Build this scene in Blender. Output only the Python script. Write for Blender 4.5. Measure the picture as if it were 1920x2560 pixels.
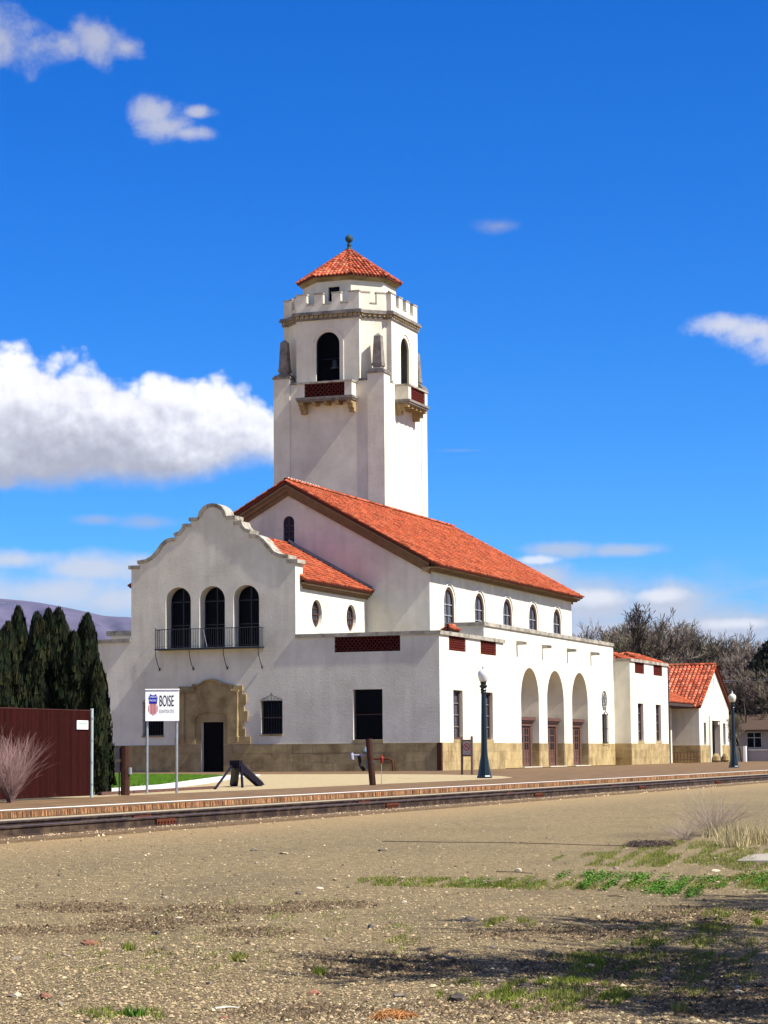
import bpy, bmesh, math, random
import numpy as np
from mathutils import Vector, Matrix
from mathutils.geometry import tessellate_polygon
rnd = random.Random(7)
PI = math.pi
for o in list(bpy.data.objects): bpy.data.objects.remove(o)
sc = bpy.context.scene
C = sc.collection

# ------------------------------------------------------------------ camera
FPX = 5751.0
pi_, ro_, th_ = math.radians(5.9858), math.radians(-.4904), math.radians(-20.0)
F0 = np.array([0, math.cos(pi_), math.sin(pi_)]); U0 = np.array([0, -math.sin(pi_), math.cos(pi_)]); X0 = np.array([1., 0, 0])
cr, sr = math.cos(ro_), math.sin(ro_)
X1, U1 = cr*X0+sr*U0, -sr*X0+cr*U0
ct, st = math.cos(th_), math.sin(th_)
RB = np.array([[ct, st, 0], [-st, ct, 0], [0, 0, 1]])
CF, CU, CX = RB@F0, RB@U0, RB@X1
CU = RB@U1
CAM = np.array([39.152, -115.975, .95])
cam_d = bpy.data.cameras.new('camera'); cam = bpy.data.objects.new('camera', cam_d); C.objects.link(cam)
cam_d.sensor_fit = 'HORIZONTAL'; cam_d.sensor_width = 36; cam_d.lens = 36*FPX/1920
cam_d.clip_start = .5; cam_d.clip_end = 30000
M = Matrix.Identity(4)
for i in range(3):
    M[i][0], M[i][1], M[i][2], M[i][3] = CX[i], CU[i], -CF[i], CAM[i]
cam.matrix_world = M
sc.camera = cam
def ray(px, py): return CF+CX*(px-960)/FPX-CU*(py-1280)/FPX
def at_z(px, py, z=0.):
    d = ray(px, py); return CAM+d*(z-CAM[2])/d[2]
def at_y(px, py, y):
    d = ray(px, py); return CAM+d*(y-CAM[1])/d[1]
def azel(px, py):
    d = ray(px, py); d = d/np.linalg.norm(d); return math.degrees(math.atan2(d[0], d[1])), math.degrees(math.asin(d[2]))

# ------------------------------------------------------------------ sun, sky, exposure
SEL, SAZ = math.radians(50), math.radians(-3.5)
S = Vector((math.cos(SEL)*math.cos(SAZ), math.cos(SEL)*math.sin(SAZ), math.sin(SEL)))
sl = bpy.data.lights.new('sun', 'SUN'); sl.energy = 5.0; sl.angle = math.radians(.5); sl.color = (1, .965, .905)
so = bpy.data.objects.new('sun', sl); C.objects.link(so); so.rotation_euler = (-S).to_track_quat('-Z', 'Y').to_euler(); so.location = (60, -20, 60)
vs = sc.view_settings
sc.display_settings.display_device = 'sRGB'
vs.view_transform = 'Standard'; vs.look = 'None'; vs.exposure = .93; vs.gamma = 1; vs.use_curve_mapping = False
SKY_STRENGTH = .067

W = bpy.data.worlds.new('World'); sc.world = W; W.use_nodes = True
nt = W.node_tree; nt.nodes.clear()
def N(t, **k):
    n = nt.nodes.new(t)
    for a, b in k.items(): setattr(n, a, b)
    return n
def L(a, b): nt.links.new(a, b)
def setin(sock, v):
    if hasattr(v, 'is_linked') or isinstance(v, bpy.types.NodeSocket): L(v, sock)
    else: sock.default_value = v
def mth(op, a, b=0., c=None, clamp=False):
    n = N('ShaderNodeMath', operation=op, use_clamp=clamp); setin(n.inputs[0], a); setin(n.inputs[1], b)
    if c is not None: setin(n.inputs[2], c)
    return n.outputs[0]
def smooth(x, a, b, lo=0., hi=1.):
    n = N('ShaderNodeMapRange', interpolation_type='SMOOTHSTEP'); setin(n.inputs[0], x)
    for i, v in zip((1, 2, 3, 4), (a, b, lo, hi)): n.inputs[i].default_value = v
    return n.outputs[0]
def mixc(f, a, b):
    n = N('ShaderNodeMix', data_type='RGBA'); setin(n.inputs[0], f); setin(n.inputs[6], a); setin(n.inputs[7], b); return n.outputs[2]
sky = N('ShaderNodeTexSky', sky_type='NISHITA'); sky.sun_disc = False
sky.sun_elevation = SEL; sky.sun_rotation = math.atan2(S.x, S.y); sky.altitude = 900; sky.air_density = 1.0; sky.dust_density = .15; sky.ozone_density = 4.0
hs = N('ShaderNodeHueSaturation'); hs.inputs['Hue'].default_value = .503; hs.inputs['Saturation'].default_value = 1.42; hs.inputs['Value'].default_value = 1.0
L(sky.outputs[0], hs.inputs['Color'])
gain = N('ShaderNodeMix', data_type='RGBA', blend_type='MULTIPLY'); gain.inputs[0].default_value = 1; L(hs.outputs[0], gain.inputs[6]); gain.inputs[7].default_value = (.39, .85, 1.29, 1)
tc = N('ShaderNodeTexCoord'); sx = N('ShaderNodeSeparateXYZ'); L(tc.outputs['Generated'], sx.inputs[0])
AZ = mth('MULTIPLY', mth('ARCTAN2', sx.outputs[0], sx.outputs[1]), 57.29578)
EL = mth('MULTIPLY', mth('ARCSINE', sx.outputs[2]), 57.29578)
def noise(scale, detail, rough, sx_=1., sy_=1., off=0., offv=0., kind='n'):
    cb = N('ShaderNodeCombineXYZ'); setin(cb.inputs[0], mth('MULTIPLY_ADD', AZ, sx_, off)); setin(cb.inputs[1], mth('MULTIPLY_ADD', EL, sy_, offv)); cb.inputs[2].default_value = 3.7
    if kind == 'v':
        n = N('ShaderNodeTexVoronoi', feature='SMOOTH_F1'); n.inputs['Scale'].default_value = scale; n.inputs['Smoothness'].default_value = .35
        n.inputs['Detail'].default_value = detail; n.inputs['Roughness'].default_value = rough
        L(cb.outputs[0], n.inputs['Vector']); return n.outputs['Distance']
    n = N('ShaderNodeTexNoise'); n.inputs['Scale'].default_value = scale; n.inputs['Detail'].default_value = detail; n.inputs['Roughness'].default_value = rough
    L(cb.outputs[0], n.inputs['Vector']); return n.outputs[0]
n_mid = noise(1.25, 10, .62); n_big = noise(.75, 9, .58); n_big2 = noise(.75, 9, .58, off=-.13, offv=-.22)
n_fine = noise(2.0, 6, .6, sy_=1.3)
billow = noise(1.05, 3, .5, kind='v'); billow2 = noise(1.05, 3, .5, off=-.12, offv=-.2, kind='v')
n_str = noise(.45, 8, .6, sx_=.8, sy_=2.6)
def ell(px, py, rx, ry):
    a, e = azel(px, py); k = .00997
    dx = mth('DIVIDE', mth('SUBTRACT', AZ, a), rx*k); dy = mth('DIVIDE', mth('SUBTRACT', EL, e), ry*k)
    return mth('SUBTRACT', 1., mth('SQRT', mth('ADD', mth('MULTIPLY', dx, dx), mth('MULTIPLY', dy, dy))))
def mx(lst):
    r = lst[0]
    for q in lst[1:]: r = mth('SMOOTH_MAX', r, q, .12)
    return r
skyc = gain.outputs[2]
def put(mask, col):
    global skyc
    skyc = mixc(mask, skyc, col)
def K(v, t=(1, 1, 1)): return (v*t[0], v*t[1], v*t[2], 1)
WH = 8.3     # luminance of a sunlit cloud in the sky's own units
# veils near the horizon
v = mth('MULTIPLY', smooth(n_str, .42, .72), smooth(EL, 5.2, 2.2)); v = mth('MULTIPLY', v, smooth(EL, -.5, .6))
put(mth('MULTIPLY', v, .6), K(WH*.66, (.82, .92, 1.14)))
v = mth('MULTIPLY', smooth(mth('ADD', EL, mth('MULTIPLY', mth('SUBTRACT', n_big, .5), 2.2)), 4.6, 2.9), smooth(n_str, .30, .55)); put(mth('MULTIPLY', v, .55), K(WH*.58, (.90, .94, 1.12)))
# wispy clouds: (shapes, noise amplitude, soft edge, opacity, colour)
def wisp(shapes, amp, lo, hi, op, col, n=None):
    m = mx([ell(*s) for s in shapes])
    m = mth('ADD', m, mth('MULTIPLY', mth('SUBTRACT', n or n_big, .5), amp))
    put(mth('MULTIPLY', smooth(m, lo, hi), op), col)
lav = (.93, .95, 1.08)
wisp([(0, 98, 170, 95), (130, 112, 150, 50), (245, 98, 100, 72), (310, 118, 70, 40), (-200, 100, 220, 90)], 1.9, .02, 1.05, .80, K(WH*.58, lav), n_mid)
wisp([(385, 282, 85, 52), (415, 315, 95, 42), (470, 332, 75, 26), (495, 280, 50, 20)], 1.8, .0, .95, .8, K(WH*.62, lav), n_mid)
wisp([(1250, 565, 90, 26)], 1.9, .05, 1.3, .55, K(WH*.48, lav))
wisp([(1815, 812, 105, 38), (1880, 828, 110, 46), (1960, 850, 120, 60)], 1.6, -.05, .8, .9, K(WH*.74, lav), n_mid)
wisp([(1150, 1126, 90, 6)], 1., .0, 1.5, .35, K(WH*.5, lav))
wisp([(380, 1305, 110, 24), (240, 1300, 80, 18)], 1.6, .0, 1.1, .5, K(WH*.52, (.9, .93, 1.1)))
wisp([(10, 1207, 50, 24)], 1.2, .0, .9, .7, K(WH*.5, (.9, .92, 1.08)))
wisp([(110, 1480, 320, 62), (240, 1420, 230, 50), (40, 1400, 190, 36), (-150, 1450, 260, 90), (300, 1500, 200, 50)], 1.6, -.1, .9, .85, K(WH*.72, (.95, .97, 1.06)))
wisp([(1400, 1375, 120, 26), (1560, 1375, 120, 22)], 1.8, .0, .9, .7, K(WH*.62, (.92, .95, 1.08)))
wisp([(1490, 1505, 210, 80), (1660, 1510, 180, 62), (1350, 1455, 110, 60), (1800, 1575, 280, 62), (1560, 1590, 340, 60)], 1.5, -.1, .8, .9, K(WH*.64, (.93, .96, 1.08)))
wisp([(1500, 1492, 130, 32), (1640, 1490, 100, 24), (1840, 1560, 130, 20), (1340, 1400, 70, 14)], 1.7, .0, .8, .8, K(WH*.9, (.98, .99, 1.03)))
# the big cumulus
cum = mx([ell(*s) for s in [(60, 1060, 230, 262), (-130, 1080, 260, 262), (200, 1075, 200, 232), (310, 1110, 190, 205), (430, 1100, 180, 215), (540, 1095, 160, 190), (620, 1110, 130, 150), (700, 1115, 105, 115)]])
cd = mth('ADD', cum, mth('MULTIPLY', mth('SUBTRACT', .42, billow), .27)); cd = mth('ADD', cd, mth('MULTIPLY', mth('SUBTRACT', n_fine, .5), .17))
flat = mth('ADD', EL, mth('MULTIPLY', mth('SUBTRACT', n_big, .5), .9)); flat = mth('SUBTRACT', flat, mth('MULTIPLY', smooth(AZ, azel(380, 1000)[0], azel(680, 1000)[0]), .55))
_, e_bot = azel(200, 1195)
cmask = mth('MULTIPLY', smooth(cd, .04, .25), smooth(flat, e_bot-.45, e_bot+.25))
_, e_lo = azel(200, 1150); _, e_hi = azel(200, 960)
hgt = mth('ADD', EL, mth('MULTIPLY', mth('SUBTRACT', n_big, .5), 2.6))
hgt = mth('SUBTRACT', hgt, mth('MULTIPLY', smooth(AZ, azel(250, 1000)[0], azel(650, 1000)[0]), -.75))
sh = smooth(hgt, e_lo-.3, e_hi+.4)
rel = mth('ADD', mth('MULTIPLY', mth('SUBTRACT', billow2, billow), .75), mth('MULTIPLY', mth('SUBTRACT', n_big, n_big2), 1.1))
sh = mth('ADD', sh, mth('MULTIPLY', rel, mth('ADD', .3, mth('MULTIPLY', sh, .35))), clamp=True)
cr_ = N('ShaderNodeValToRGB'); L(sh, cr_.inputs[0])
cre = cr_.color_ramp.elements
cre[0].position = 0; cre[0].color = K(.47, (.94, .96, 1.13)); cre[1].position = 1; cre[1].color = K(1.04, (1, 1, 1))
e_ = cr_.color_ramp.elements.new(.4); e_.color = K(.70, (.95, .97, 1.10)); e_ = cr_.color_ramp.elements.new(.7); e_.color = K(.92, (.97, .98, 1.05))
vm = N('ShaderNodeVectorMath', operation='SCALE'); L(cr_.outputs[0], vm.inputs[0]); vm.inputs['Scale'].default_value = WH
put(cmask, vm.outputs[0])
# cumulus added only outside the view, as white fill against blue shade
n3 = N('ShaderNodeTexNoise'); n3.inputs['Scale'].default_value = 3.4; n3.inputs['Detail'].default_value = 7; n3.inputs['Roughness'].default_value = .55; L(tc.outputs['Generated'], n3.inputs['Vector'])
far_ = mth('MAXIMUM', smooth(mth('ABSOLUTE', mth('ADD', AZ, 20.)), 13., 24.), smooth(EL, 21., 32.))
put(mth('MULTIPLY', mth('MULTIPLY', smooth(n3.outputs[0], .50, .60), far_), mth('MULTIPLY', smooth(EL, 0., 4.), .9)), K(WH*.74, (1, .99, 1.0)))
bg = N('ShaderNodeBackground'); L(skyc, bg.inputs[0]); bg.inputs[1].default_value = SKY_STRENGTH
wo = N('ShaderNodeOutputWorld'); L(bg.outputs[0], wo.inputs[0])

# ------------------------------------------------------------------ materials
MATS = {}
def mat(name, col, rough=.85, var=.12, vscale=1.2, bump=.0, bscale=30, bdist=.01, metal=0., spec=.12, tint=None, col2=None, col2scale=.5, col2lo=.45, col2hi=.65, stretch=(1, 1, 1), objrand=0., emis=None, streak=None):
    if name in MATS: return MATS[name]
    m = bpy.data.materials.new(name); m.use_nodes = True; t = m.node_tree; t.nodes.clear()
    n = lambda ty, **k: (lambda q: ([setattr(q, a, b) for a, b in k.items()], q)[1])(t.nodes.new(ty))
    l = t.links.new
    out = n('ShaderNodeOutputMaterial'); p = n('ShaderNodeBsdfPrincipled'); l(p.outputs[0], out.inputs[0])
    p.inputs['Roughness'].default_value = rough; p.inputs['Metallic'].default_value = metal; p.inputs['Specular IOR Level'].default_value = spec
    g = n('ShaderNodeNewGeometry'); mp = n('ShaderNodeMapping'); mp.inputs['Scale'].default_value = stretch; l(g.outputs['Position'], mp.inputs[0]); pos = mp.outputs[0]
    def nz(s, d=5, r=.6):
        q = n('ShaderNodeTexNoise'); q.inputs['Scale'].default_value = s; q.inputs['Detail'].default_value = d; q.inputs['Roughness'].default_value = r; l(pos, q.inputs['Vector']); return q.outputs[0]
    def mr(x, a, b, lo, hi):
        q = n('ShaderNodeMapRange'); l(x, q.inputs[0])
        for i, v_ in zip((1, 2, 3, 4), (a, b, lo, hi)): q.inputs[i].default_value = v_
        return q.outputs[0]
    def mix(f, a, b, mode='MIX'):
        q = n('ShaderNodeMix', data_type='RGBA', blend_type=mode)
        for s_, v_ in ((q.inputs[0], f), (q.inputs[6], a), (q.inputs[7], b)):
            if isinstance(v_, bpy.types.NodeSocket): l(v_, s_)
            else: s_.default_value = v_
        return q.outputs[2]
    c = (col[0], col[1], col[2], 1)
    if col2: c = mix(mr(nz(col2scale, 6, .65), col2lo, col2hi, 0, 1), c, (*col2, 1))
    if streak:   # rain streaks: (colour, amount, scale)
        mp2 = n('ShaderNodeMapping'); mp2.inputs['Scale'].default_value = (1, 1, .09); l(g.outputs['Position'], mp2.inputs[0])
        q = n('ShaderNodeTexNoise'); q.inputs['Scale'].default_value = streak[2]; q.inputs['Detail'].default_value = 5; l(mp2.outputs[0], q.inputs['Vector'])
        c = mix(mr(q.outputs[0], .5, .78, 0, streak[1]), c, (*streak[0], 1))
    val = mr(nz(vscale, 8, .65), .3, .7, 1-var, 1+var)
    gm = n('ShaderNodeCombineXYZ')
    for i in range(3): l(val, gm.inputs[i])
    c = mix(1., c, gm.outputs[0], 'MULTIPLY')
    if tint:
        at = n('ShaderNodeAttribute', attribute_name='tint'); v_ = mr(at.outputs['Fac'], 0, 1, 1-tint, 1+tint)
        g2 = n('ShaderNodeCombineXYZ'); [l(v_, g2.inputs[i]) for i in range(3)]
        c = mix(1., c, g2.outputs[0], 'MULTIPLY')
    if objrand:
        oi = n('ShaderNodeObjectInfo'); v_ = mr(oi.outputs['Random'], 0, 1, 1-objrand, 1+objrand)
        g2 = n('ShaderNodeCombineXYZ'); [l(v_, g2.inputs[i]) for i in range(3)]
        c = mix(1., c, g2.outputs[0], 'MULTIPLY')
    if isinstance(c, tuple): p.inputs['Base Color'].default_value = c
    else: l(c, p.inputs['Base Color'])
    if bump:
        b = n('ShaderNodeBump'); b.inputs['Strength'].default_value = bump; b.inputs['Distance'].default_value = bdist; l(nz(bscale, 4, .6), b.inputs['Height']); l(b.outputs[0], p.inputs['Normal'])
    if emis: p.inputs['Emission Color'].default_value = (*emis[0], 1); p.inputs['Emission Strength'].default_value = emis[1]
    MATS[name] = m; return m
stucco = mat('stucco', (.69, .65, .52), .93, .14, .45, .32, 9, .03, col2=(.56, .52, .405), col2scale=.35, col2lo=.42, col2hi=.75, streak=((.40, .36, .28), .34, 1.8))
stone = mat('limestone', (.375, .28, .132), .9, .2, 1.6, .5, 14, .02, col2=(.235, .165, .07), col2scale=.9, objrand=.09, streak=((.2, .15, .09), .4, 3.))
mortar = mat('mortar', (.30, .25, .18), .95, .1)
coping_m = mat('coping_stone', (.36, .325, .255), .9, .2, 2.5, .5, 18, .02, col2=(.17, .15, .12), col2scale=1.6, objrand=.1)
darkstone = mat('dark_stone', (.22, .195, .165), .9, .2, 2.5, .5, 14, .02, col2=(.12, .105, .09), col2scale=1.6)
tile_m = mat('roof_tile', (.31, .060, .025), .88, .25, 2.5, .3, 30, .01, spec=.05, tint=.5, col2=(.31, .105, .05), col2scale=2.2, col2lo=.42, col2hi=.7)
tile_o = mat('roof_tile_single', (.35, .062, .028), .85, .2, 4, .3, 30, .01, spec=.1, objrand=.5, col2=(.46, .17, .09), col2scale=2.0, col2lo=.42, col2hi=.66)
under_m = mat('roof_underlay', (.16, .045, .025), .9, .15)
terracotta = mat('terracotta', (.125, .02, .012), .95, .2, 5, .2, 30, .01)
cornice_m = mat('cornice_wood', (.20, .125, .06), .9, .2, 3, .3, 20)
white_plaster = mat('white_trim', (.72, .68, .6), .9, .06)
glass_dark = mat('window_glass_dark', (.002, .002, .003), .35, 0, spec=.04)
glass_grey = mat('window_glass_grey', (.07, .08, .10), .12, .3, 1.5, spec=.6)
wood_dark = mat('door_wood', (.105, .052, .036), .7, .25, 6, .3, 30, .005, spec=.2)
frame_brown = mat('window_frame_brown', (.08, .04, .028), .7, .2, spec=.15)
iron = mat('black_iron', (.010, .011, .018), .5, .2, 10, spec=.5)
galv = mat('galvanised_steel', (.42, .43, .43), .4, .15, 8, metal=.7)
white_paint = mat('white_paint', (.8, .8, .78), .5, .03)
green_metal = mat('dark_green_metal', (.006, .015, .020), .35, .15, 8, .1, 40, .003, spec=.3)

# ------------------------------------------------------------------ mesh helpers
class MB:
    def __init__(s): s.v = []; s.f = []; s.t = []; s.tint = 0.5
    def add(s, vs_, fs): 
        k = len(s.v); s.v += [tuple(map(float, q)) for q in vs_]; s.t += [s.tint]*len(vs_); s.f += [tuple(k+i for i in f) for f in fs]
    def hexa(s, P): s.add(P, [(0, 3, 2, 1), (4, 5, 6, 7), (0, 1, 5, 4), (1, 2, 6, 5), (2, 3, 7, 6), (3, 0, 4, 7)])
    def box(s, x0, x1, y0, y1, z0, z1): s.hexa([(x0, y0, z0), (x1, y0, z0), (x1, y1, z0), (x0, y1, z0), (x0, y0, z1), (x1, y0, z1), (x1, y1, z1), (x0, y1, z1)])
    def ubox(s, m, u0, u1, v0, v1, d0, d1): s.hexa([m(*q) for q in [(u0, v0, d0), (u1, v0, d0), (u1, v0, d1), (u0, v0, d1), (u0, v1, d0), (u1, v1, d0), (u1, v1, d1), (u0, v1, d1)]])
    def prism(s, m, poly, d0, d1, holes=()):
        loops = [poly]+list(holes)
        tri = tessellate_polygon([[Vector((q[0], q[1], 0)) for q in lp] for lp in loops])
        flat_ = [q for lp in loops for q in lp]; n = len(flat_)
        vs_ = [m(q[0], q[1], d0) for q in flat_]+[m(q[0], q[1], d1) for q in flat_]
        fs = [tuple(t_) for t_ in tri]+[tuple(n+i for i in reversed(t_)) for t_ in tri]
        k = 0
        for lp in loops:
            c_ = len(lp)
            for i in range(c_):
                a, b = k+i, k+(i+1) % c_; fs.append((a, b, n+b, n+a))
            k += c_
        s.add(vs_, fs)
    def tube(s, pts, r, n=6, r2=None, cap=True):
        pts = [Vector(p) for p in pts]; k = len(pts); rs = r if isinstance(r, (list, tuple)) else [r+(((r2 if r2 is not None else r)-r)*i/max(1, k-1)) for i in range(k)]
        vs_ = []; fs = []; prev = None
        for i, p in enumerate(pts):
            d = (pts[min(i+1, k-1)]-pts[max(i-1, 0)])
            d = d.normalized() if d.length > 1e-9 else Vector((0, 0, 1))
            if prev is None: a = d.orthogonal().normalized()
            else: a = (prev-d*prev.dot(d)); a = a.normalized() if a.length > 1e-6 else d.orthogonal().normalized()
            prev = a; b = d.cross(a)
            for j in range(n): an = 2*PI*j/n; vs_.append(p+a*math.cos(an)*rs[i]+b*math.sin(an)*rs[i])
        for i in range(k-1):
            for j in range(n): fs.append((i*n+j, i*n+(j+1) % n, (i+1)*n+(j+1) % n, (i+1)*n+j))
        if cap: fs.append(tuple(reversed(range(n)))); fs.append(tuple((k-1)*n+j for j in range(n)))
        s.add(vs_, fs)
    def lathe(s, prof, n=12, c=(0, 0, 0), rot=0.):
        vs_ = []; fs = []; k = len(prof)
        for r, z in prof:
            for j in range(n): an = rot+2*PI*j/n; vs_.append((c[0]+r*math.cos(an), c[1]+r*math.sin(an), c[2]+z))
        for i in range(k-1):
            for j in range(n): fs.append((i*n+j, i*n+(j+1) % n, (i+1)*n+(j+1) % n, (i+1)*n+j))
        fs.append(tuple(reversed(range(n)))); fs.append(tuple((k-1)*n+j for j in range(n)))
        s.add(vs_, fs)
    def mesh(s, name, m, smooth_=False, recalc=True, org=(0, 0, 0)):
        me = bpy.data.meshes.new(name)
        V = np.array(s.v, dtype=float)-np.array(org, dtype=float) if s.v else np.zeros((0, 3))
        me.from_pydata(V.tolist(), [], s.f)
        if recalc and len(s.f) < 30000:
            b = bmesh.new(); b.from_mesh(me); bmesh.ops.recalc_face_normals(b, faces=b.faces); b.to_mesh(me); b.free()
        if len(set(s.t)) > 1 and len(me.vertices) == len(s.t):
            a = me.attributes.new('tint', 'FLOAT', 'POINT'); a.data.foreach_set('value', s.t)
        me.materials.append(m)
        if smooth_: me.polygons.foreach_set('use_smooth', [True]*len(me.polygons))
        me.update(); return me
    def build(s, name, m, parent=None, smooth_=False, recalc=True, kind=None, loc=None):
        org = (0, 0, 0)
        if parent is not None: org = ROOTLOC.get(parent.name, (0, 0, 0))
        if loc is not None: org = loc
        o = bpy.data.objects.new(name, s.mesh(name, m, smooth_, recalc, org)); C.objects.link(o)
        if parent is not None: o.parent = parent; ROOTLOC[o.name] = org
        elif loc is not None: o.location = loc
        if kind: o['kind'] = kind
        return o
ROOTLOC = {}
def tag(o, label, cat, group=None, kind=None):
    o['label'] = label; o['category'] = cat
    if group: o['group'] = group
    if kind: o['kind'] = kind
    return o
def thing(name, label, cat, loc=(0, 0, 0), group=None, local=False):
    o = bpy.data.objects.new(name, None); C.objects.link(o); o.location = loc; o.empty_display_size = .2
    ROOTLOC[o.name] = (0, 0, 0) if local else tuple(loc)
    return tag(o, label, cat, group)
def copy_tree(o, parent=None):
    c = o.copy(); C.objects.link(c); c.parent = parent
    for ch in o.children: copy_tree(ch, c)
    return c
def inst(me, name, parent=None, mtx=None, loc=None):
    o = bpy.data.objects.new(name, me); C.objects.link(o)
    if parent is not None:
        o.parent = parent; org = Vector(ROOTLOC.get(parent.name, (0, 0, 0)))
        if mtx is not None: o.matrix_basis = Matrix.Translation(-org) @ mtx
        elif loc is not None: o.location = Vector(loc)-org
    else:
        if mtx is not None: o.matrix_basis = mtx
        elif loc is not None: o.location = loc
    return o
def south(Y): return lambda u, v, d: (u, Y+d, v)          # wall facing -y
def east(X): return lambda u, v, d: (X-d, u, v)           # wall facing +x
def rect(u0, u1, v0, v1): return [(u0, v0), (u1, v0), (u1, v1), (u0, v1)]
def arch(u0, u1, v0, vt, n=14):
    r = (u1-u0)/2; c = (u0+u1)/2; sp = vt-r
    return [(u0, v0), (u1, v0)]+[(c+r*math.cos(PI*i/n), sp+r*math.sin(PI*i/n)) for i in range(n+1)]
def band(m, mb, pts, t, d0, d1):     # solid strip below a polyline
    P = [Vector(p) for p in pts]; off = []
    for i in range(len(P)):
        d = (P[min(i+1, len(P)-1)]-P[max(i-1, 0)]).normalized(); nrm = Vector((-d.y, d.x))
        if nrm.y < 0 or (abs(nrm.y) < .05): nrm = nrm if nrm.y > 0 else -nrm
        off.append(P[i]-nrm*t)
    for i in range(len(P)-1):
        a, b, c_, d_ = P[i], P[i+1], off[i+1], off[i]
        mb.hexa([m(*q) for q in [(d_.x, d_.y, d0), (c_.x, c_.y, d0), (c_.x, c_.y, d1), (d_.x, d_.y, d1), (a.x, a.y, d0), (b.x, b.y, d0), (b.x, b.y, d1), (a.x, a.y, d1)]])

# ------------------------------------------------------------------ ground height
def gz(x, y):
    t = min(1, max(0, (x-21.9)/12.)); z = -.31-.20*t
    z += .03*math.sin(x*.55+y*.23+1.3)*t+.022*math.sin(x*1.3-y*.41)*t+.012*math.sin(x*2.9+y*1.1)*t
    return z
def gz_np(x, y):
    t = np.clip((x-21.9)/12., 0, 1)
    return -.31-.20*t+.03*np.sin(x*.55+y*.23+1.3)*t+.022*np.sin(x*1.3-y*.41)*t+.012*np.sin(x*2.9+y*1.1)*t
def at_g(px, py):
    z = -.45
    for _ in range(6): p = at_z(px, py, z); z = gz(p[0], p[1])
    return Vector((p[0], p[1], z))

# ================================================================== THE STATION
depot = thing('train_station', 'white stucco station with red tile roofs, scrolled gable, arcade and bell tower', 'station', (-13.2, 20, 0))
YL = 53.3           # length of the track front
XS, YM, YF = -4.3, 11.1, 42.2
CXm = -13.2
# ---- end wall facing the camera
prof = [[(-.88, 14.08), (-.78, 14.38), (-.57, 14.63), (-.3, 14.78), (0, 14.83), (.3, 14.78), (.57, 14.63), (.78, 14.38), (.88, 14.08)],
        [(.86, 14.08), (1.40, 14.08)], [(1.30, 13.75), (1.78, 13.75), (1.86, 13.52), (2.02, 13.34), (2.34, 13.24)],
        [(2.24, 13.01), (2.6, 13.0), (2.85, 12.91), (3.12, 12.70), (3.42, 12.33), (3.72, 12.02), (4.05, 11.86), (4.58, 11.79)], [(4.46, 11.53), (5.12, 11.53)]]
half = [(0, 14.74), (.3, 14.69), (.55, 14.55), (.72, 14.33), (.82, 13.96), (1.3, 13.96), (1.3, 13.66), (1.72, 13.66), (1.79, 13.45), (1.98, 13.27), (2.24, 13.16), (2.24, 12.92), (2.6, 12.9), (2.8, 12.82), (3.05, 12.62), (3.35, 12.24), (3.68, 11.92), (4.02, 11.77), (4.48, 11.70), (4.48, 11.42), (4.96, 11.42)]
e0 = south(0.)
ZC = 7.22
lowhole = [rect(-13.85, -12.53, 0.0, 2.74), rect(-10.3, -9.03, 2.03, 3.84), rect(-17.42, -16.15, 2.03, 3.84), rect(-4.92, -3.24, 1.68, 4.37), rect(-5.97, -2.2, 6.39, ZC-.02)]
def outer_low():   # the door reaches the ground: leave the sheet's lower edge there
    return [(-26.4, 0), (-13.85, 0), (-13.85, 2.74), (-12.53, 2.74), (-12.53, 0), (0, 0), (0, ZC), (-8.24, ZC), (-8.24, 6.6), (-18.16, 6.6), (-18.16, ZC), (-26.4, ZC)]
mb = MB(); mb.prism(e0, outer_low(), 0, .4, lowhole[1:4])   # grille is cut separately
# grille recess: rebuild as wall minus the grille
mb = MB()
o_ = [(-26.4, 0), (-13.85, 0), (-13.85, 2.74), (-12.53, 2.74), (-12.53, 0), (0, 0), (0, ZC), (-2.2, ZC), (-2.2, 6.39), (-5.97, 6.39), (-5.97, ZC), (-8.24, ZC), (-8.24, 6.6), (-18.16, 6.6), (-18.16, ZC), (-26.4, ZC)]
mb.prism(e0, o_, 0, .4, lowhole[1:4]); mb.build('end_wall', stucco, depot)
gp = [(-18.16, 6.6), (-8.24, 6.6)]+[(CXm+u, z) for u, z in reversed(half)][:]+[(CXm-u, z) for u, z in half[1:]]
arches = [(-16.03, -14.53), (-14.03, -12.53), (-11.96, -10.5)]
arches = [(-16.03, -14.50), (-13.97, -12.44), (-11.92, -10.39)]
AT = 10.22
mb = MB(); mb.prism(e0, gp, 0, 1.07, [arch(a, b, 6.84, AT) for a, b in arches]); mb.build('gable_wall', stucco, depot)
for a, b in arches:      # deep arched balcony windows
    w = MB(); w.prism(e0, arch(a+.002, b-.002, 6.845, AT-.003), .74, .78); f = w.build('arched_window', glass_dark, depot)
    w = MB(); w.ubox(e0, (a+b)/2-.03, (a+b)/2+.03, 6.85, AT-.02, .70, .735); w.ubox(e0, a+.01, b-.01, 9.40, 9.46, .70, .733); w.ubox(e0, a+.01, b-.01, 8.1, 8.15, .70, .733)
    for s_ in (a+.01, b-.07): w.ubox(e0, s_, s_+.06, 6.85, 9.4, .69, .734)
    w.build('window_frame', iron, f)
# gable coping stones
for k, pc in enumerate(prof):
    for sgn in ((1,) if k == 0 else (1, -1)):
        P = [(CXm+sgn*u, z) for u, z in pc]
        cuts = [P[:4], P[3:6], P[5:]] if k == 0 else ([P[:4], P[3:6], P[5:]] if k == 3 else [P])
        for q in cuts:
            if sgn < 0: q = q[::-1]
            mb = MB(); band(e0, mb, q, .2, -.07-.004*(k % 2), 1.12+.004*(k % 2)); mb.build('coping_stone', coping_m, depot)
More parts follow.
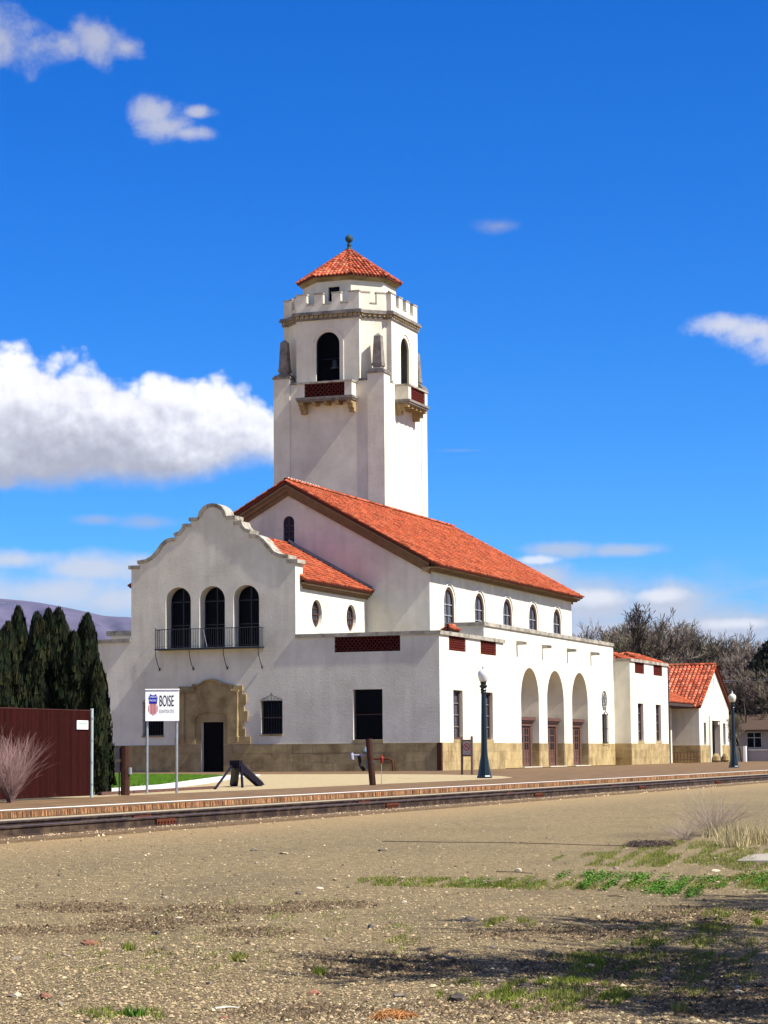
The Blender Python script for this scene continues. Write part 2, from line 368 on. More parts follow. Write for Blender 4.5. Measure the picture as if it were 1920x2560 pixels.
# portal of carved stone
def quoin_poly():
    return [(-15.16, 1.515), (-15.42, 1.515), (-15.42, 1.91), (-15.2, 1.91), (-15.2, 4.7), (-14.22, 4.70), (-13.95, 4.78), (-13.6, 4.98), (-13.27, 5.05), (-12.9, 4.98), (-12.5, 4.80), (-12.2, 4.72), (-11.36, 4.70), (-11.36, 4.22),
            (-11.14, 4.22), (-11.14, 3.74), (-11.27, 3.74), (-11.27, 3.3), (-11.05, 3.3), (-11.05, 2.76), (-11.33, 2.76), (-11.33, 2.36), (-11.2, 2.36), (-11.2, 1.91), (-10.88, 1.91), (-10.88, 1.515), (-12.28, 1.515)]
qp = quoin_poly()[:-1]
op = [(-12.27, 1.515), (-12.27, 2.8)]+[(-13.23+.96*math.cos(PI*i/12), 2.95+.32*math.sin(PI*i/12)) for i in range(13)]+[(-14.19, 1.515)]
mb = MB(); mb.prism(e0, qp+op, -.09, -.001); portal = mb.build('portal', stone, depot)
mb = MB(); mb.prism(e0, [(-14.185, 1.515), (-13.86, 1.515), (-13.86, 2.75), (-12.52, 2.75), (-12.52, 1.515), (-12.275, 1.515)]+[(-13.23+.955*math.cos(PI*i/12), 2.95+.315*math.sin(PI*i/12)) for i in range(13)], -.03, -.0005); mb.build('door_surround', stone, portal)
mb = MB(); band(e0, mb, [(-14.22, 4.76), (-13.95, 4.84), (-13.6, 5.04), (-13.27, 5.11), (-12.9, 5.04), (-12.5, 4.86), (-12.1, 4.78)], .09, -.2, -.002)
mb.ubox(e0, -12.1, -11.97, 4.4, 4.78, -.2, -.002); mb.ubox(e0, -11.96, -11.56, 4.38, 4.45, -.2, -.002); mb.ubox(e0, -14.35, -14.22, 4.4, 4.82, -.2, -.002); mb.ubox(e0, -14.98, -14.36, 4.36, 4.43, -.2, -.002)
mb.build('moulding', stone, portal)
for cx in (-14.88, -11.62):
    mb = MB(); mb.lathe([(.03, 1.6), (.07, 1.64), (.03, 1.72), (.1, 1.78), (.05, 1.84), (.13, 1.9), (.06, 1.96), (.055, 2.4), (.075, 2.9), (.05, 3.4), (.06, 4.3), (.09, 4.36)], 10, (cx, -.2, 0)); mb.build('column', stone, portal, smooth_=True)
# base stones (three courses) on the end wall and the track front
def stones(m, u0, u1, parent, spans, z1=1.5, seed=0, width=1.18, proud=.035, h=(.5, .5, .49)):
    r = random.Random(seed); z = 0.
    for k, hh in enumerate(h):
        u = u0+(-.5*width if k % 2 else 0)
        while u < u1-.02:
            a, b = max(u, u0), min(u+width, u1); u += width
            for s0, s1 in spans:
                p, q = max(a, s0), min(b, s1)
                if q-p > .06:
                    pr = proud+r.uniform(-.004, .005)
                    mb = MB(); mb.ubox(m, p+.005, q-.005, z+.004, z+hh-.004, -pr, -.002); mb.build('stone', stone, parent)
        z += hh
    return
mb = MB(); mb.ubox(e0, -26.4, -13.9, 0.003, 1.49, -.022, .0); mb.ubox(e0, -12.48, -.002, .003, 1.49, -.022, .0); base = mb.build('stone_base', mortar, depot)
stones(e0, -22.6, 0.03, base, [(-22.6, -13.86), (-12.52, .034)], seed=1)
mb = MB(); mb.ubox(e0, -26.4, -22.6, 0, 1.495, -.035, -.001); mb.build('stone', stone, base)
mb = MB(); mb.ubox(e0, -4.95, -3.2, 1.495, 1.67, -.04, -.001); mb.build('window_sill', stone, depot)
def dark_window(a, b, z0, z1, deep=.3, frame=True, bars=True):
    w = MB(); w.ubox(e0, a+.003, b-.003, z0+.003, z1-.003, deep, deep+.04); f = w.build('window', glass_dark, depot)
    w = MB()
    for u in (a+.004, b-.064): w.ubox(e0, u, u+.06, z0+.004, z1-.004, deep-.05, deep-.002)
    w.ubox(e0, a+.06, b-.06, (z0+z1)/2-.02, (z0+z1)/2+.03, deep-.04, deep-.004)
    w.build('window_frame', frame_brown, f); return f
for a in (-10.3, -17.42):
    f = dark_window(a, a+1.27, 2.03, 3.84, .28)
    mb = MB(); mb.ubox(e0, a-.05, a+1.3, 1.94, 2.025, -.05, .2); mb.build('window_sill', stone, f)
    g = MB()       # wrought iron grille with a scrolled crest
    for i in range(9): g.tube([(a+.02+i*.154, -.06, 2.05), (a+.02+i*.154, -.06, 3.86)], .006, 4)
    for z in (2.07, 2.9, 3.85): g.tube([(a, -.06, z), (a+1.27, -.06, z)], .014, 4)
    c = a+.635
    for s_ in (1, -1):
        g.tube([(c+s_*.64, -.06, 3.88), (c+s_*.5, -.06, 3.97), (c+s_*.38, -.06, 3.93), (c+s_*.28, -.06, 4.06), (c+s_*.1, -.06, 4.1), (c, -.06, 4.2)], .014, 4)
        for q, rr in ((.2, .075), (.42, .05)):
            g.tube([(c+s_*q+rr*math.cos(t), -.06, 3.95+rr*math.sin(t)) for t in np.linspace(0, 5.2, 9)], .01, 4)
    g.tube([(c, -.06, 3.86), (c, -.06, 4.3)], .016, 4); g.build('window_grille', iron, f)
dark_window(-4.92, -3.24, 1.68, 4.37, .3)
mb = MB(); mb.ubox(e0, -13.849, -12.531, 0.01, 2.738, .28, .33); dr = mb.build('door', mat('dark_door', (.003, .002, .002), .7, 0, spec=.05), depot)
mb = MB()
for u in (-13.78, -13.16):
    for z0, z1 in ((.25, 1.0), (1.12, 1.9), (2.0, 2.62)): mb.ubox(e0, u, u+.54, z0, z1, .26, .279)
mb.build('door_panel', mat('dark_door', (.01, .01, .01)), dr)
# balcony
bal = MB(); bal.box(-16.42, -10.1, -.62, -.003, 6.72, 6.80); bl = bal.build('balcony', iron, depot)
def bars(pts, n, z0, z1, parent, r=.011):
    for i in range(n):
        p = Vector(pts[0]).lerp(Vector(pts[1]), i/(n-1)); mb = MB(); mb.tube([(p.x, p.y, z0), (p.x, p.y, z1)], r, 4); mb.build('baluster', iron, parent)
bars([(-16.38, -.6, 0), (-10.14, -.6, 0)], 47, 6.8, 7.84, bl); bars([(-16.38, -.48, 0), (-16.38, -.1, 0)], 4, 6.8, 7.84, bl); bars([(-10.14, -.48, 0), (-10.14, -.1, 0)], 4, 6.8, 7.84, bl)
mb = MB(); mb.tube([(-16.38, 0, 7.85), (-16.38, -.6, 7.85), (-10.14, -.6, 7.85), (-10.14, 0, 7.85)], .02, 4); mb.tube([(-16.38, -.6, 6.9), (-10.14, -.6, 6.9)], .012, 4)
for x in (-16.38, -14.3, -12.22, -10.14): mb.tube([(x, -.6, 6.75), (x, -.6, 7.95)], .02, 4)
mb.build('handrail', iron, bl)
for x in (-16.38, -14.33, -12.28, -10.2): mb = MB(); mb.tube([(x, -.6, 6.74), (x, -.56, 6.4), (x, -.3, 5.95), (x, -.06, 5.68)], .022, 5); mb.tube([(x, -.06, 5.75), (x, -.06, 5.6)], .045, 6); mb.build('bracket', iron, bl)
mb = MB(); mb.tube([(-13.45, -.63, 7.8), (-13.25, -.62, 6.85)], .014, 4); mb.build('prop', mat('pale_metal', (.35, .35, .37), .5), bl)
mb = MB(); mb.tube([(-18.16, .5, 9.95), (-18.28, .5, 9.97)], .06, 8); mb.lathe([(.03, .1), (.1, 0), (.08, -.12), (.02, -.15)], 8, (-18.3, .5, 9.95)); mb.build('wall_lamp', iron, depot)

# stacked barrel tile grilles set into the parapet
def grille(m, u0, u1, v0, v1, cols, rows, d=.03):
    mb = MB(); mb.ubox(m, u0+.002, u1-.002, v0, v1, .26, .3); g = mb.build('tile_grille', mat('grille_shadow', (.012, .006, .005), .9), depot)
    mb = MB(); w = (u1-u0)/cols; h = (v1-v0)/rows
    for j in range(rows):
        off = .5*w if j % 2 else 0
        for i in range(cols+(1 if j % 2 else 0)):
            mb.tint = rnd.random(); c = u0+w*(i+.5)-off; r = w*.47
            pts = []
            for t in range(6):
                a = PI*t/5; uu = c-r*math.cos(a); pts.append((min(max(uu, u0+.004), u1-.004), v0+j*h+.02+(h*.93)*math.sin(a)))
            inn = [(c+(p[0]-c)*.74, v0+j*h+.02+(p[1]-v0-j*h-.02)*.72) for p in pts]
            inn = [(min(max(p[0], u0+.004), u1-.004), p[1]) for p in inn]
            for k in range(5):
                if abs(pts[k][0]-pts[k+1][0]) < 1e-4: continue
                a, b, c2, d2 = pts[k], pts[k+1], inn[k+1], inn[k]
                mb.add([m(*a, d), m(*b, d), m(*c2, d), m(*d2, d), m(*a, .25), m(*b, .25), m(*c2, .25), m(*d2, .25)], [(0, 1, 2, 3), (0, 1, 5, 4), (3, 2, 6, 7)])
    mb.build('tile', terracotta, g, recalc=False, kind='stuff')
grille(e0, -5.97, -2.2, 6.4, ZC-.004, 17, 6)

# coping of the low wings (joints show, each stone a part)
def coping_run(m, u0, u1, z0, z1, d0, d1, n):
    for i in range(n):
        a = u0+(u1-u0)*i/n; b = u0+(u1-u0)*(i+1)/n
        mb = MB(); mb.ubox(m, a+.008, b-.008, z0, z1+rnd.uniform(-.006, .006), d0, d1); mb.build('coping_stone', coping_m, depot)
coping_run(e0, -8.23, .10, ZC+.0, 7.43, -.08, .5, 5)
coping_run(e0, -26.5, -18.19, ZC+.0, 7.43, -.08, .5, 5)
# ---- track front: two wings and the arcade between them
Y1, Y2, XD = 11.6, 41.7, -1.18
ea = east(0.); ed = east(XD)
def wing_front(y0, y1, name, base_spans, wins, vents):
    yw = .401 if y0 == 0 else y0
    outer = [(yw, 0), (y1, 0), (y1, ZC)]
    for a, b in reversed(vents): outer += [(b, ZC), (b, 6.44), (a, 6.44), (a, ZC)]
    outer += [(yw, ZC)]
    mb = MB(); mb.prism(ea, outer, 0, .4, [rect(a, b, 1.66, 4.32) for a, b in wins]); mb.build('wing_wall', stucco, depot)
    for a, b in vents: grille(ea, a, b, 6.46, ZC-.004, 10, 6)
    for a, b in wins:
        w = MB(); w.ubox(ea, a+.003, b-.003, 1.663, 4.317, .26, .30); f = w.build('window', glass_grey, depot)
        w = MB()
        for u0, u1 in ((a+.004, a+.16), (b-.2, b-.004)): w.ubox(ea, u0, u1, 1.67, 4.31, .16, .258)
        w.ubox(ea, a+.16, b-.2, 4.2, 4.31, .17, .257); w.ubox(ea, a+.16, b-.2, 1.67, 1.78, .17, .257)
        w.ubox(ea, (a+b)/2-.05, (a+b)/2-.0, 1.78, 4.2, .21, .258); w.build('window_frame', frame_brown, f)
        w = MB()
        for z in (2.33, 2.97, 3.6): w.ubox(ea, a+.16, b-.2, z, z+.04, .2, .256)
        w.build('glazing_bar', mat('bar_grey', (.22, .19, .17), .7), f)
        w = MB(); w.ubox(ea, a-.04, b+.04, 1.495, 1.655, -.04, .14); w.build('window_sill', stone, f)
    mb = MB(); mb.ubox(ea, y0+.036, y1, .003, 1.49, -.022, 0); bs = mb.build('stone_base', mortar, depot)
    stones(ea, y0, y1, bs, base_spans, seed=3)
wing_front(0., Y1, 'near', [(0, Y1)], [(2.28, 3.91), (7.7, 9.4)], [(1.63, 4.55), (7.24, 10.2)])
wing_front(Y2, YL, 'far', [(Y2, YL)], [(43.8, 45.45), (49.28, 50.9)], [(43.15, 45.95), (48.8, 51.6)])
coping_run(ea, -.09, Y1+.06, ZC+.001, 7.429, -.10, .5, 6)
coping_run(ea, Y2-.1, YL+.05, ZC+.001, 7.429, -.10, .5, 6)
def side_wall(Y, x0, x1, z, th=.4, c0=7.43, cz=ZC, flip=1):
    mb = MB(); mb.box(x0, x1, min(Y, Y+flip*th), max(Y, Y+flip*th), 0, z); mb.build('return_wall', stucco, depot)
side_wall(Y1, -9, -.402, ZC, flip=-1); side_wall(YL, -9, -.402, ZC, flip=-1); side_wall(Y2, -2.5, -.402, ZC)
mb = MB(); mb.box(-2.5, -.402, Y2-.08, Y2+.45, ZC+.002, 7.428); mb.build('coping_stone', coping_m, depot)
mb = MB(); mb.box(-9, -.5, YL-.45, YL+.07, ZC+.002, 7.428); mb.build('coping_stone', coping_m, depot)
bs = MB(); bs.box(XD, -.005, Y2-.022, Y2, .003, 1.49); bs = bs.build('stone_base', mortar, depot); stones(south(Y2), XD+.04, 0, bs, [(XD+.04, .03)], seed=8)
# arcade wall
AY = [(18.95, 22.85), (24.71, 28.61), (30.62, 34.6)]
zt = 8.28
outer = [(Y1, 0)]
def arch_up(a, b, zt_, n=18):
    r = (b-a)/2; c = (a+b)/2; sp = 4.17
    return [(a, 0)]+[(c-r*math.cos(PI*i/n), sp+r*math.sin(PI*i/n)) for i in range(n+1)]+[(b, 0)]
for a, b in AY: outer += arch_up(a, b, 6.1)
outer += [(Y2, 0), (Y2, zt), (Y1, zt)]
mb = MB(); mb.prism(ed, outer, 0, .45, [rect(38.32, 39.55, 1.5, 3.5)]); mb.build('arcade_wall', stucco, depot)
for a, b in AY:     # vaulted recess behind each arch
    mb = MB(); r = (b-a)/2; c = (a+b)/2; T = 1.45
    ar = arch_up(a, b, 0); A2 = [(c+(u-c)*1.0, v) for u, v in ar]
    n = len(ar); vs_ = [ed(u, v, .452) for u, v in ar]+[ed(u, v, T) for u, v in ar]
    mb.add(vs_, [(i, i+1, n+i+1, n+i) for i in range(n-1)]+[tuple(n+i for i in range(n))]); rec = mb.build('arch_recess', stucco, depot, recalc=False)
    mb = MB()
    for k, (z0, z1) in enumerate(((0.003, .497), (.503, .997), (1.003, 1.49))):
        for u0, u1 in ((b-.03, b-.002), (a+.002, a+.03)): mb = MB(); mb.ubox(ed, u0, u1, z0, z1, .02, T-.01); mb.build('stone', stone, rec)
    # wooden double door in its case
    y0, y1 = c-1.72, c+1.72; D = .40
    mb = MB(); mb.ubox(ed, y0, y0+.42, 0.01, 2.55, D, T-.02); mb.ubox(ed, y1-.42, y1, .01, 2.55, D, T-.02); mb.ubox(ed, y0, y1, 2.55, 2.72, D-.03, T-.02); door = mb.build('door_case', wood_dark, depot)
    mb = MB(); mb.ubox(ed, y0-.05, y1+.05, 2.72, 2.80, D-.07, T-.02); mb.ubox(ed, y0-.09, y1+.09, 2.80, 2.9, D-.13, T-.02); mb.ubox(ed, y0-.14, y1+.14, 2.9, 3.1, D-.2, T-.02)
    mb.build('cornice', wood_dark, door)
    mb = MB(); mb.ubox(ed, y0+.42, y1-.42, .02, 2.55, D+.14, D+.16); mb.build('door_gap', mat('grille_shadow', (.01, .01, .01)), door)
    for k in (0, 1):
        p0 = y0+.44+k*(c-y0-.43); p1 = p0+(c-y0-.46)
        mb = MB()
        for u0, u1 in ((p0, p0+.17), (p1-.17, p1), ((p0+p1)/2-.035, (p0+p1)/2+.035)): mb.ubox(ed, u0, u1, .06, 2.52, D+.06, D+.12)
        for z0, z1 in ((.06, .28), (.56, .66), (.98, 1.08), (1.5, 1.56), (1.96, 2.02), (2.4, 2.52)): mb.ubox(ed, p0+.01, p1-.01, z0, z1, D+.065, D+.118)
        mb.build('door_leaf', wood_dark, door)
        mb = MB(); mb.ubox(ed, p0+.05, p1-.05, .2, 1.02, D+.09, D+.13); mb.build('door_panel', wood_dark, door)
        for i in (0, 1):
            for z0 in (1.07, 1.55, 2.01):
                mb = MB(); mb.ubox(ed, p0+.15+i*(p1-p0-.22)/2, p0+.15+(i+1)*(p1-p0-.25)/2-.02, z0, z0+.42, D+.092, D+.11); mb.build('pane', mat('dark_pane', (.015, .015, .02), .1, 0), door)
    if a > 24 and a < 25: mb = MB(); mb.ubox(ed, c-.95, c-.75, 1.28, 1.42, D-.005, D+.055); mb.build('notice', white_paint, door)
    mb = MB(); mb.ubox(ed, a+.03, b-.03, .0, .05, -.18, T); mb.build('threshold', mat('pale_step', (.5, .45, .35), .9), depot)
mb = MB()
for s0, s1 in ((Y1, 18.95), (22.85, 24.71), (28.61, 30.62), (34.6, Y2)): mb.ubox(ed, s0+.002, s1-.002, .003, 1.48, -.022, 0)
bs = mb.build('stone_base', mortar, depot); stones(ed, Y1, Y2, bs, [(Y1, 18.95), (22.85, 24.71), (28.61, 30.62), (34.6, Y2)], seed=5)
n_ = 14
coping_run(ed, Y1-.10, Y2+.0, zt, 8.50, -.09, .5, n_)
mb = MB(); mb.box(-3.45, XD-.45, Y1, Y1+.35, 6.5, zt); mb.build('return_wall', stucco, depot)
mb = MB(); mb.box(-3.55, XD-.502, Y1-.09, Y1+.45, zt+.001, 8.498); mb.build('coping_stone', coping_m, depot)
mb = MB(); mb.box(-3.45, -3.2, Y1+.35, Y2, 6.5, zt); mb.build('parapet', stucco, depot)
mb = MB(); mb.box(-3.44, XD-.46, Y1+.36, Y2-.01, 7.6, 7.7); mb.build('flat_roof', mat('roof_felt', (.22, .2, .18)), depot)
# left arcade seen end-on over the left wing
mb = MB(); mb.box(-25.3, -22.9, Y1, Y2, 0, zt); mb.build('arcade_wall', stucco, depot)
for a, b in ((-25.55, -25.0), (-24.98, -22.9)): mb = MB(); mb.box(a, b, Y1-.1, Y2, zt+.001, 8.58); mb.build('coping_stone', coping_m, depot)
for y in (18.25, 23.75, 29.65, 35.6):     # stone water spouts
    mb = MB(); mb.hexa([(XD, y-.11, 7.42), (XD+.62, y-.11, 7.44), (XD+.62, y+.11, 7.44), (XD, y+.11, 7.42), (XD, y-.11, 7.68), (XD+.62, y-.11, 7.6), (XD+.62, y+.11, 7.6), (XD, y+.11, 7.68)])
    mb.build('water_spout', coping_m, depot)
# barred slit window and iron rosette at the far pier
mb = MB(); mb.ubox(ed, 38.323, 39.547, 1.503, 3.497, .2, .24); f = mb.build('window', glass_dark, depot)
mb = MB()
for i in range(7): mb.tube([ed(38.36+i*.19, 1.5, -.12), ed(38.36+i*.19, 3.5, -.12)], .016, 4)
for z in (1.56, 2.5, 3.46): mb.tube([ed(38.3, z, 0), ed(38.3, z, -.12), ed(39.56, z, -.12), ed(39.56, z, 0)], .018, 4)
mb.tube([ed(38.4, 3.5, -.1), ed(38.7, 3.62, -.1), ed(38.93, 3.66, -.1), ed(38.93, 4.0, -.1)], .03, 5); mb.tube([ed(39.45, 3.5, -.1), ed(39.15, 3.62, -.1), ed(38.93, 3.66, -.1)], .03, 5)
mb.build('window_grille', iron, f)
mb = MB(); mb.ubox(ed, 38.25, 39.62, 1.36, 1.5, -.07, .1); mb.build('window_sill', stone, f)
mb = MB()
for r, n in ((.62, 20),): mb.tube([ed(38.85+r*math.cos(2*PI*i/n)*.95, 4.47+r*math.sin(2*PI*i/n), -.05) for i in range(n+1)], .035, 5)
for k in range(6):
    a = PI*k/3; mb.tube([ed(38.85+t*.6*math.cos(a+.5*t), 4.47+t*.6*math.sin(a+.5*t), -.05) for t in np.linspace(0, 1, 6)], .028, 4)
    mb.tube([ed(38.85+.3*math.cos(a)+.14*math.cos(t), 4.47+.3*math.sin(a)+.14*math.sin(t), -.05) for t in np.linspace(0, 2*PI, 8)], .018, 4)
mb.build('iron_rosette', mat('grey_iron', (.14, .14, .14), .6), depot)
mb = MB(); mb.tube([(XD+.05, 11.9, 1.5), (XD+.05, 11.9, 3.35)], .03, 5); mb.box(XD+.01, XD+.1, 11.82, 11.98, 1.55, 1.75); mb.build('conduit', iron, depot)
mb = MB(); mb.box(-.16, .085, -.085, .14, 0.01, 1.485); mb.build('corner_guard', mat('rust_brown', (.06, .022, .012), .8, .3, 5), depot)

# ---- main hall
hz_ = 17.24; sl_ = .56; xe = 3.55
EV = hz_-sl_*(-xe+13.2)      # roof height at the eave edge
ZW = 11.72
gw = [(-22.1, 7.0), (XS, 7.0), (XS, ZW-.2), (CXm, ZW-.2+sl_*(XS-CXm)), (-22.1, ZW-.2)]
mb = MB(); mb.prism(south(YM), gw, 0, .5, [arch(-13.55, -12.83, 13.55, 15.15)]); mb.build('hall_gable_wall', stucco, depot)
mb = MB(); mb.prism(south(YM), arch(-13.548, -12.832, 13.552, 15.148), .14, .18); f = mb.build('arched_window', mat('violet_glass', (.018, .014, .03), .2, .3), depot)
mb = MB()
for z in (13.85, 14.2, 14.55): mb.ubox(south(YM), -13.54, -12.84, z, z+.05, .09, .138)
mb.ubox(south(YM), -13.22, -13.16, 13.56, 15.1, .09, .137); mb.build('window_frame', frame_brown, f)
mb = MB(); mb.prism(south(YM), [(-22.1, 6.9), (XS, 6.9), (XS, ZW-.2), (CXm, ZW-.2+sl_*(XS-CXm)), (-22.1, ZW-.2)], YF-YM-.5, YF-YM); mb.build('hall_gable_wall', stucco, depot)
WY = [14.68, 20.64, 26.62, 32.5, 38.4]
es = east(XS)
holes = [arch(y-.97, y+.97, 8.15, 10.83) for y in WY]
mb = MB(); mb.prism(es, rect(YM+.5, YF-.5, 7.0, ZW-.2), 0, .5, holes); mb.build('hall_wall', stucco, depot)
mb = MB(); mb.box(-22.1, -21.6, YM+.5, YF-.5, 0, ZW-.2); mb.build('hall_wall', stucco, depot)
for y in WY:
    mb = MB(); mb.prism(es, arch(y-.967, y+.967, 8.153, 10.828), .16, .2); f = mb.build('arched_window', glass_grey, depot)
    # frame ring
    n = 14; R0, R1 = .965, .80; mb = MB(); o1 = arch(y-R0, y+R0, 8.155, 10.826, n); i1 = arch(y-R1, y+R1, 8.3, 10.66, n)
    for k in range(len(o1)):
        a, b = o1[k], o1[(k+1) % len(o1)]; c_, d_ = i1[(k+1) % len(o1)], i1[k]
        mb.hexa([es(*q) for q in [(*a, .06), (*b, .06), (*b, .157), (*a, .157), (*d_, .06), (*c_, .06), (*c_, .157), (*d_, .157)]])
    mb.ubox(es, y-.03, y+.03, 8.3, 10.66, .1, .156); mb.build('window_frame', frame_brown, f)
    mb = MB()
    for z in (8.62, 9.1, 9.75): mb.ubox(es, y-.8, y+.8, z, z+.045, .1, .1545)
    for s_ in (-.4, .4): mb.ubox(es, y+s_-.015, y+s_+.015, 9.12, 10.4, .12, .1535)
    mb.build('glazing_bar', mat('grey_bar', (.35, .35, .36), .6), f)
    mb = MB(); R0 = 1.24; o1 = arch(y-R0, y+R0, 8.1, 11.08, 18); i1 = arch(y-R0+.08, y+R0-.08, 8.1, 11.0, 18)
    for k in range(1, len(o1)-1):
        a, b = o1[k], o1[k+1]; c_, d_ = i1[k+1], i1[k]
        mb.hexa([es(*q) for q in [(*a, -.06), (*b, -.06), (*b, -.001), (*a, -.001), (*d_, -.06), (*c_, -.06), (*c_, -.001), (*d_, -.001)]])
    mb.build('hood_mould', white_plaster, f)
# eaves cornice and rake boards
mb = MB(); ec = east(XS)
for z0, z1, d in ((ZW-.2, ZW-.1, .06), (ZW-.1, ZW-.02, .16), (ZW-.02, ZW+.03, .58)): mb.ubox(ec, YM-.42, YF+.42, z0, z1, -d, .3)
mb.build('eaves_cornice', stone, depot)
mb = MB(); y = YM-.3
while y < YF+.3: mb.ubox(ec, y, y+.15, ZW-.1, ZW-.021, -.52, -.162); mb.ubox(ec, y, y+.15, ZW-.19, ZW-.102, -.34, -.162); y += .32
mb.build('dentil', cornice_m, depot, recalc=False, kind='stuff')
for Y, s_ in ((YM, -1), (YF, 1)):
    for sx_ in (1, -1):
        mb = MB()
        for t0, t1, dd in ((.20, .36, .10), (.36, .62, .07), (.62, .86, .04)):
            x1 = CXm+sx_*9.0; z1_ = hz_-sl_*9.0
            y0_, y1_ = sorted((Y+s_*(.44 if t0 < .3 else .30 if t0 < .5 else .14), Y))
            mb.hexa([(CXm, y0_, hz_-t1), (x1, y0_, z1_-t1), (x1, y1_, z1_-t1), (CXm, y1_, hz_-t1), (CXm, y0_, hz_-t0), (x1, y0_, z1_-t0), (x1, y1_, z1_-t0), (CXm, y1_, hz_-t0)])
        mb.build('rake_cornice', cornice_m, depot)

# ---- tiles
def tile_geo(mb, P, A, Dn, Up, r=.115, Ln=.42, lift=.035):
    for k, (l, rr, h) in enumerate(((0, .86*r, .0), (Ln, r, lift))): pass
    vs_ = []
    for l, rr, h in ((0, .84*r, 0.), (Ln, r, lift)):
        for t in range(5):
            a = PI*t/4; vs_.append(P+A*(-rr*math.cos(a))+Up*(h+rr*.85*math.sin(a))+Dn*l)
    mb.add(vs_, [(0, 1, 6, 5), (1, 2, 7, 6), (2, 3, 8, 7), (3, 4, 9, 8), (5, 6, 7, 8, 9)])
def tile_roof(P0, A, Dn, width, length, parent, name='roof', inside=None, single=0, px_=.29, py_=.37, thick=.12, under=None, skipunder=False):
    P0 = Vector(P0); A = Vector(A).normalized(); Dn = Vector(Dn).normalized(); Up = A.cross(Dn)
    if Up.z < 0: Up = -Up
    nx, ny = int(round(width/px_)), int(round(length/py_)); px_, py_ = width/nx, length/ny
    root = parent
    if not skipunder:
        P = under or [P0, P0+A*width, P0+A*width+Dn*length, P0+Dn*length]
        mb = MB(); P = [Vector(p) for p in P]; mb.add([p-Up*thick for p in P]+P, [tuple(range(len(P)))[::-1], tuple(range(len(P), 2*len(P)))]+[(i, (i+1) % len(P), len(P)+(i+1) % len(P), len(P)+i) for i in range(len(P))])
        root = mb.build(name, under_m, parent)
    rows = []
    for j in range(ny):
        for i in range(nx):
            p = P0+A*((i+.5)*px_)+Dn*(j*py_)
            if inside and not inside((i+.5)*px_, (j+.6)*py_): continue
            rows.append((p, i, j))
    if single:
        key = (round(px_, 3), round(py_, 3)); mb = MB(); tile_geo(mb, Vector((0, 0, 0)), Vector((1, 0, 0)), Vector((0, 1, 0)), Vector((0, 0, 1)), px_*.40, py_*1.14)
        me = mb.mesh('tile', tile_o, False, False)
        R = Matrix((A, Dn, Up)).transposed().to_4x4()
        for p, i, j in rows[:single]: inst(me, 'tile', root, Matrix.Translation(p+Up*(.005)) @ R)
        rows = rows[single:]
    if rows:
        mb = MB()
        for p, i, j in rows:
            mb.tint = min(1, max(0, rnd.gauss(.5, .28))); jj = Up*rnd.uniform(0, .012)+A*rnd.uniform(-.008, .008); tile_geo(mb, p+jj, A, Dn, Up, px_*.40, py_*1.14)
        mb.build('tiles', tile_m, root, recalc=False, kind='stuff')
    return root
def ridge_tiles(p0, p1, parent, r=.14, step=.42):
    p0, p1 = Vector(p0), Vector(p1); n = max(1, int((p1-p0).length/step)); D = (p1-p0)/n; d = D.normalized(); A = d.cross(Vector((0, 0, 1))).normalized(); Up = A.cross(d)
    if Up.z < 0: Up = -Up
    mb = MB()
    for i in range(n): mb.tint = rnd.random(); tile_geo(mb, p0+D*i, A, d, Up, r, D.length*1.1, .03)
    mb.build('ridge_tile', tile_m, parent, recalc=False, kind='stuff')
Ls = math.hypot(1, sl_)
rl = (-xe+13.2)*Ls
RY0, RY1 = YM-.45, YF+.45
roof = tile_roof((CXm, RY0, hz_), (0, 1, 0), (1, 0, -sl_), RY1-RY0, rl, depot, 'main_roof')
tile_roof((CXm, RY0, hz_), (0, 1, 0), (-1, 0, -sl_), RY1-RY0, rl, depot, 'main_roof', px_=.45, py_=.6)
ridge_tiles((CXm, RY0, hz_+.08), (CXm, RY1, hz_+.08), roof, .16)
for Y in (RY0-.02, RY1+.02): ridge_tiles((CXm, Y, hz_+.02), (-xe, Y, EV+.02), roof, .13, .4); ridge_tiles((CXm, Y, hz_+.02), (-26.4+xe, Y, EV+.02), roof, .13, .4)
mb = MB()       # lime-washed ridge end tiles
for i in range(12): mb.box(CXm-.09, CXm+.09, RY0+.2+i*.44, RY0+.42+i*.44, hz_+.19, hz_+.25)
mb.build('ridge_mortar', mat('lime', (.6, .5, .42), .9), roof)

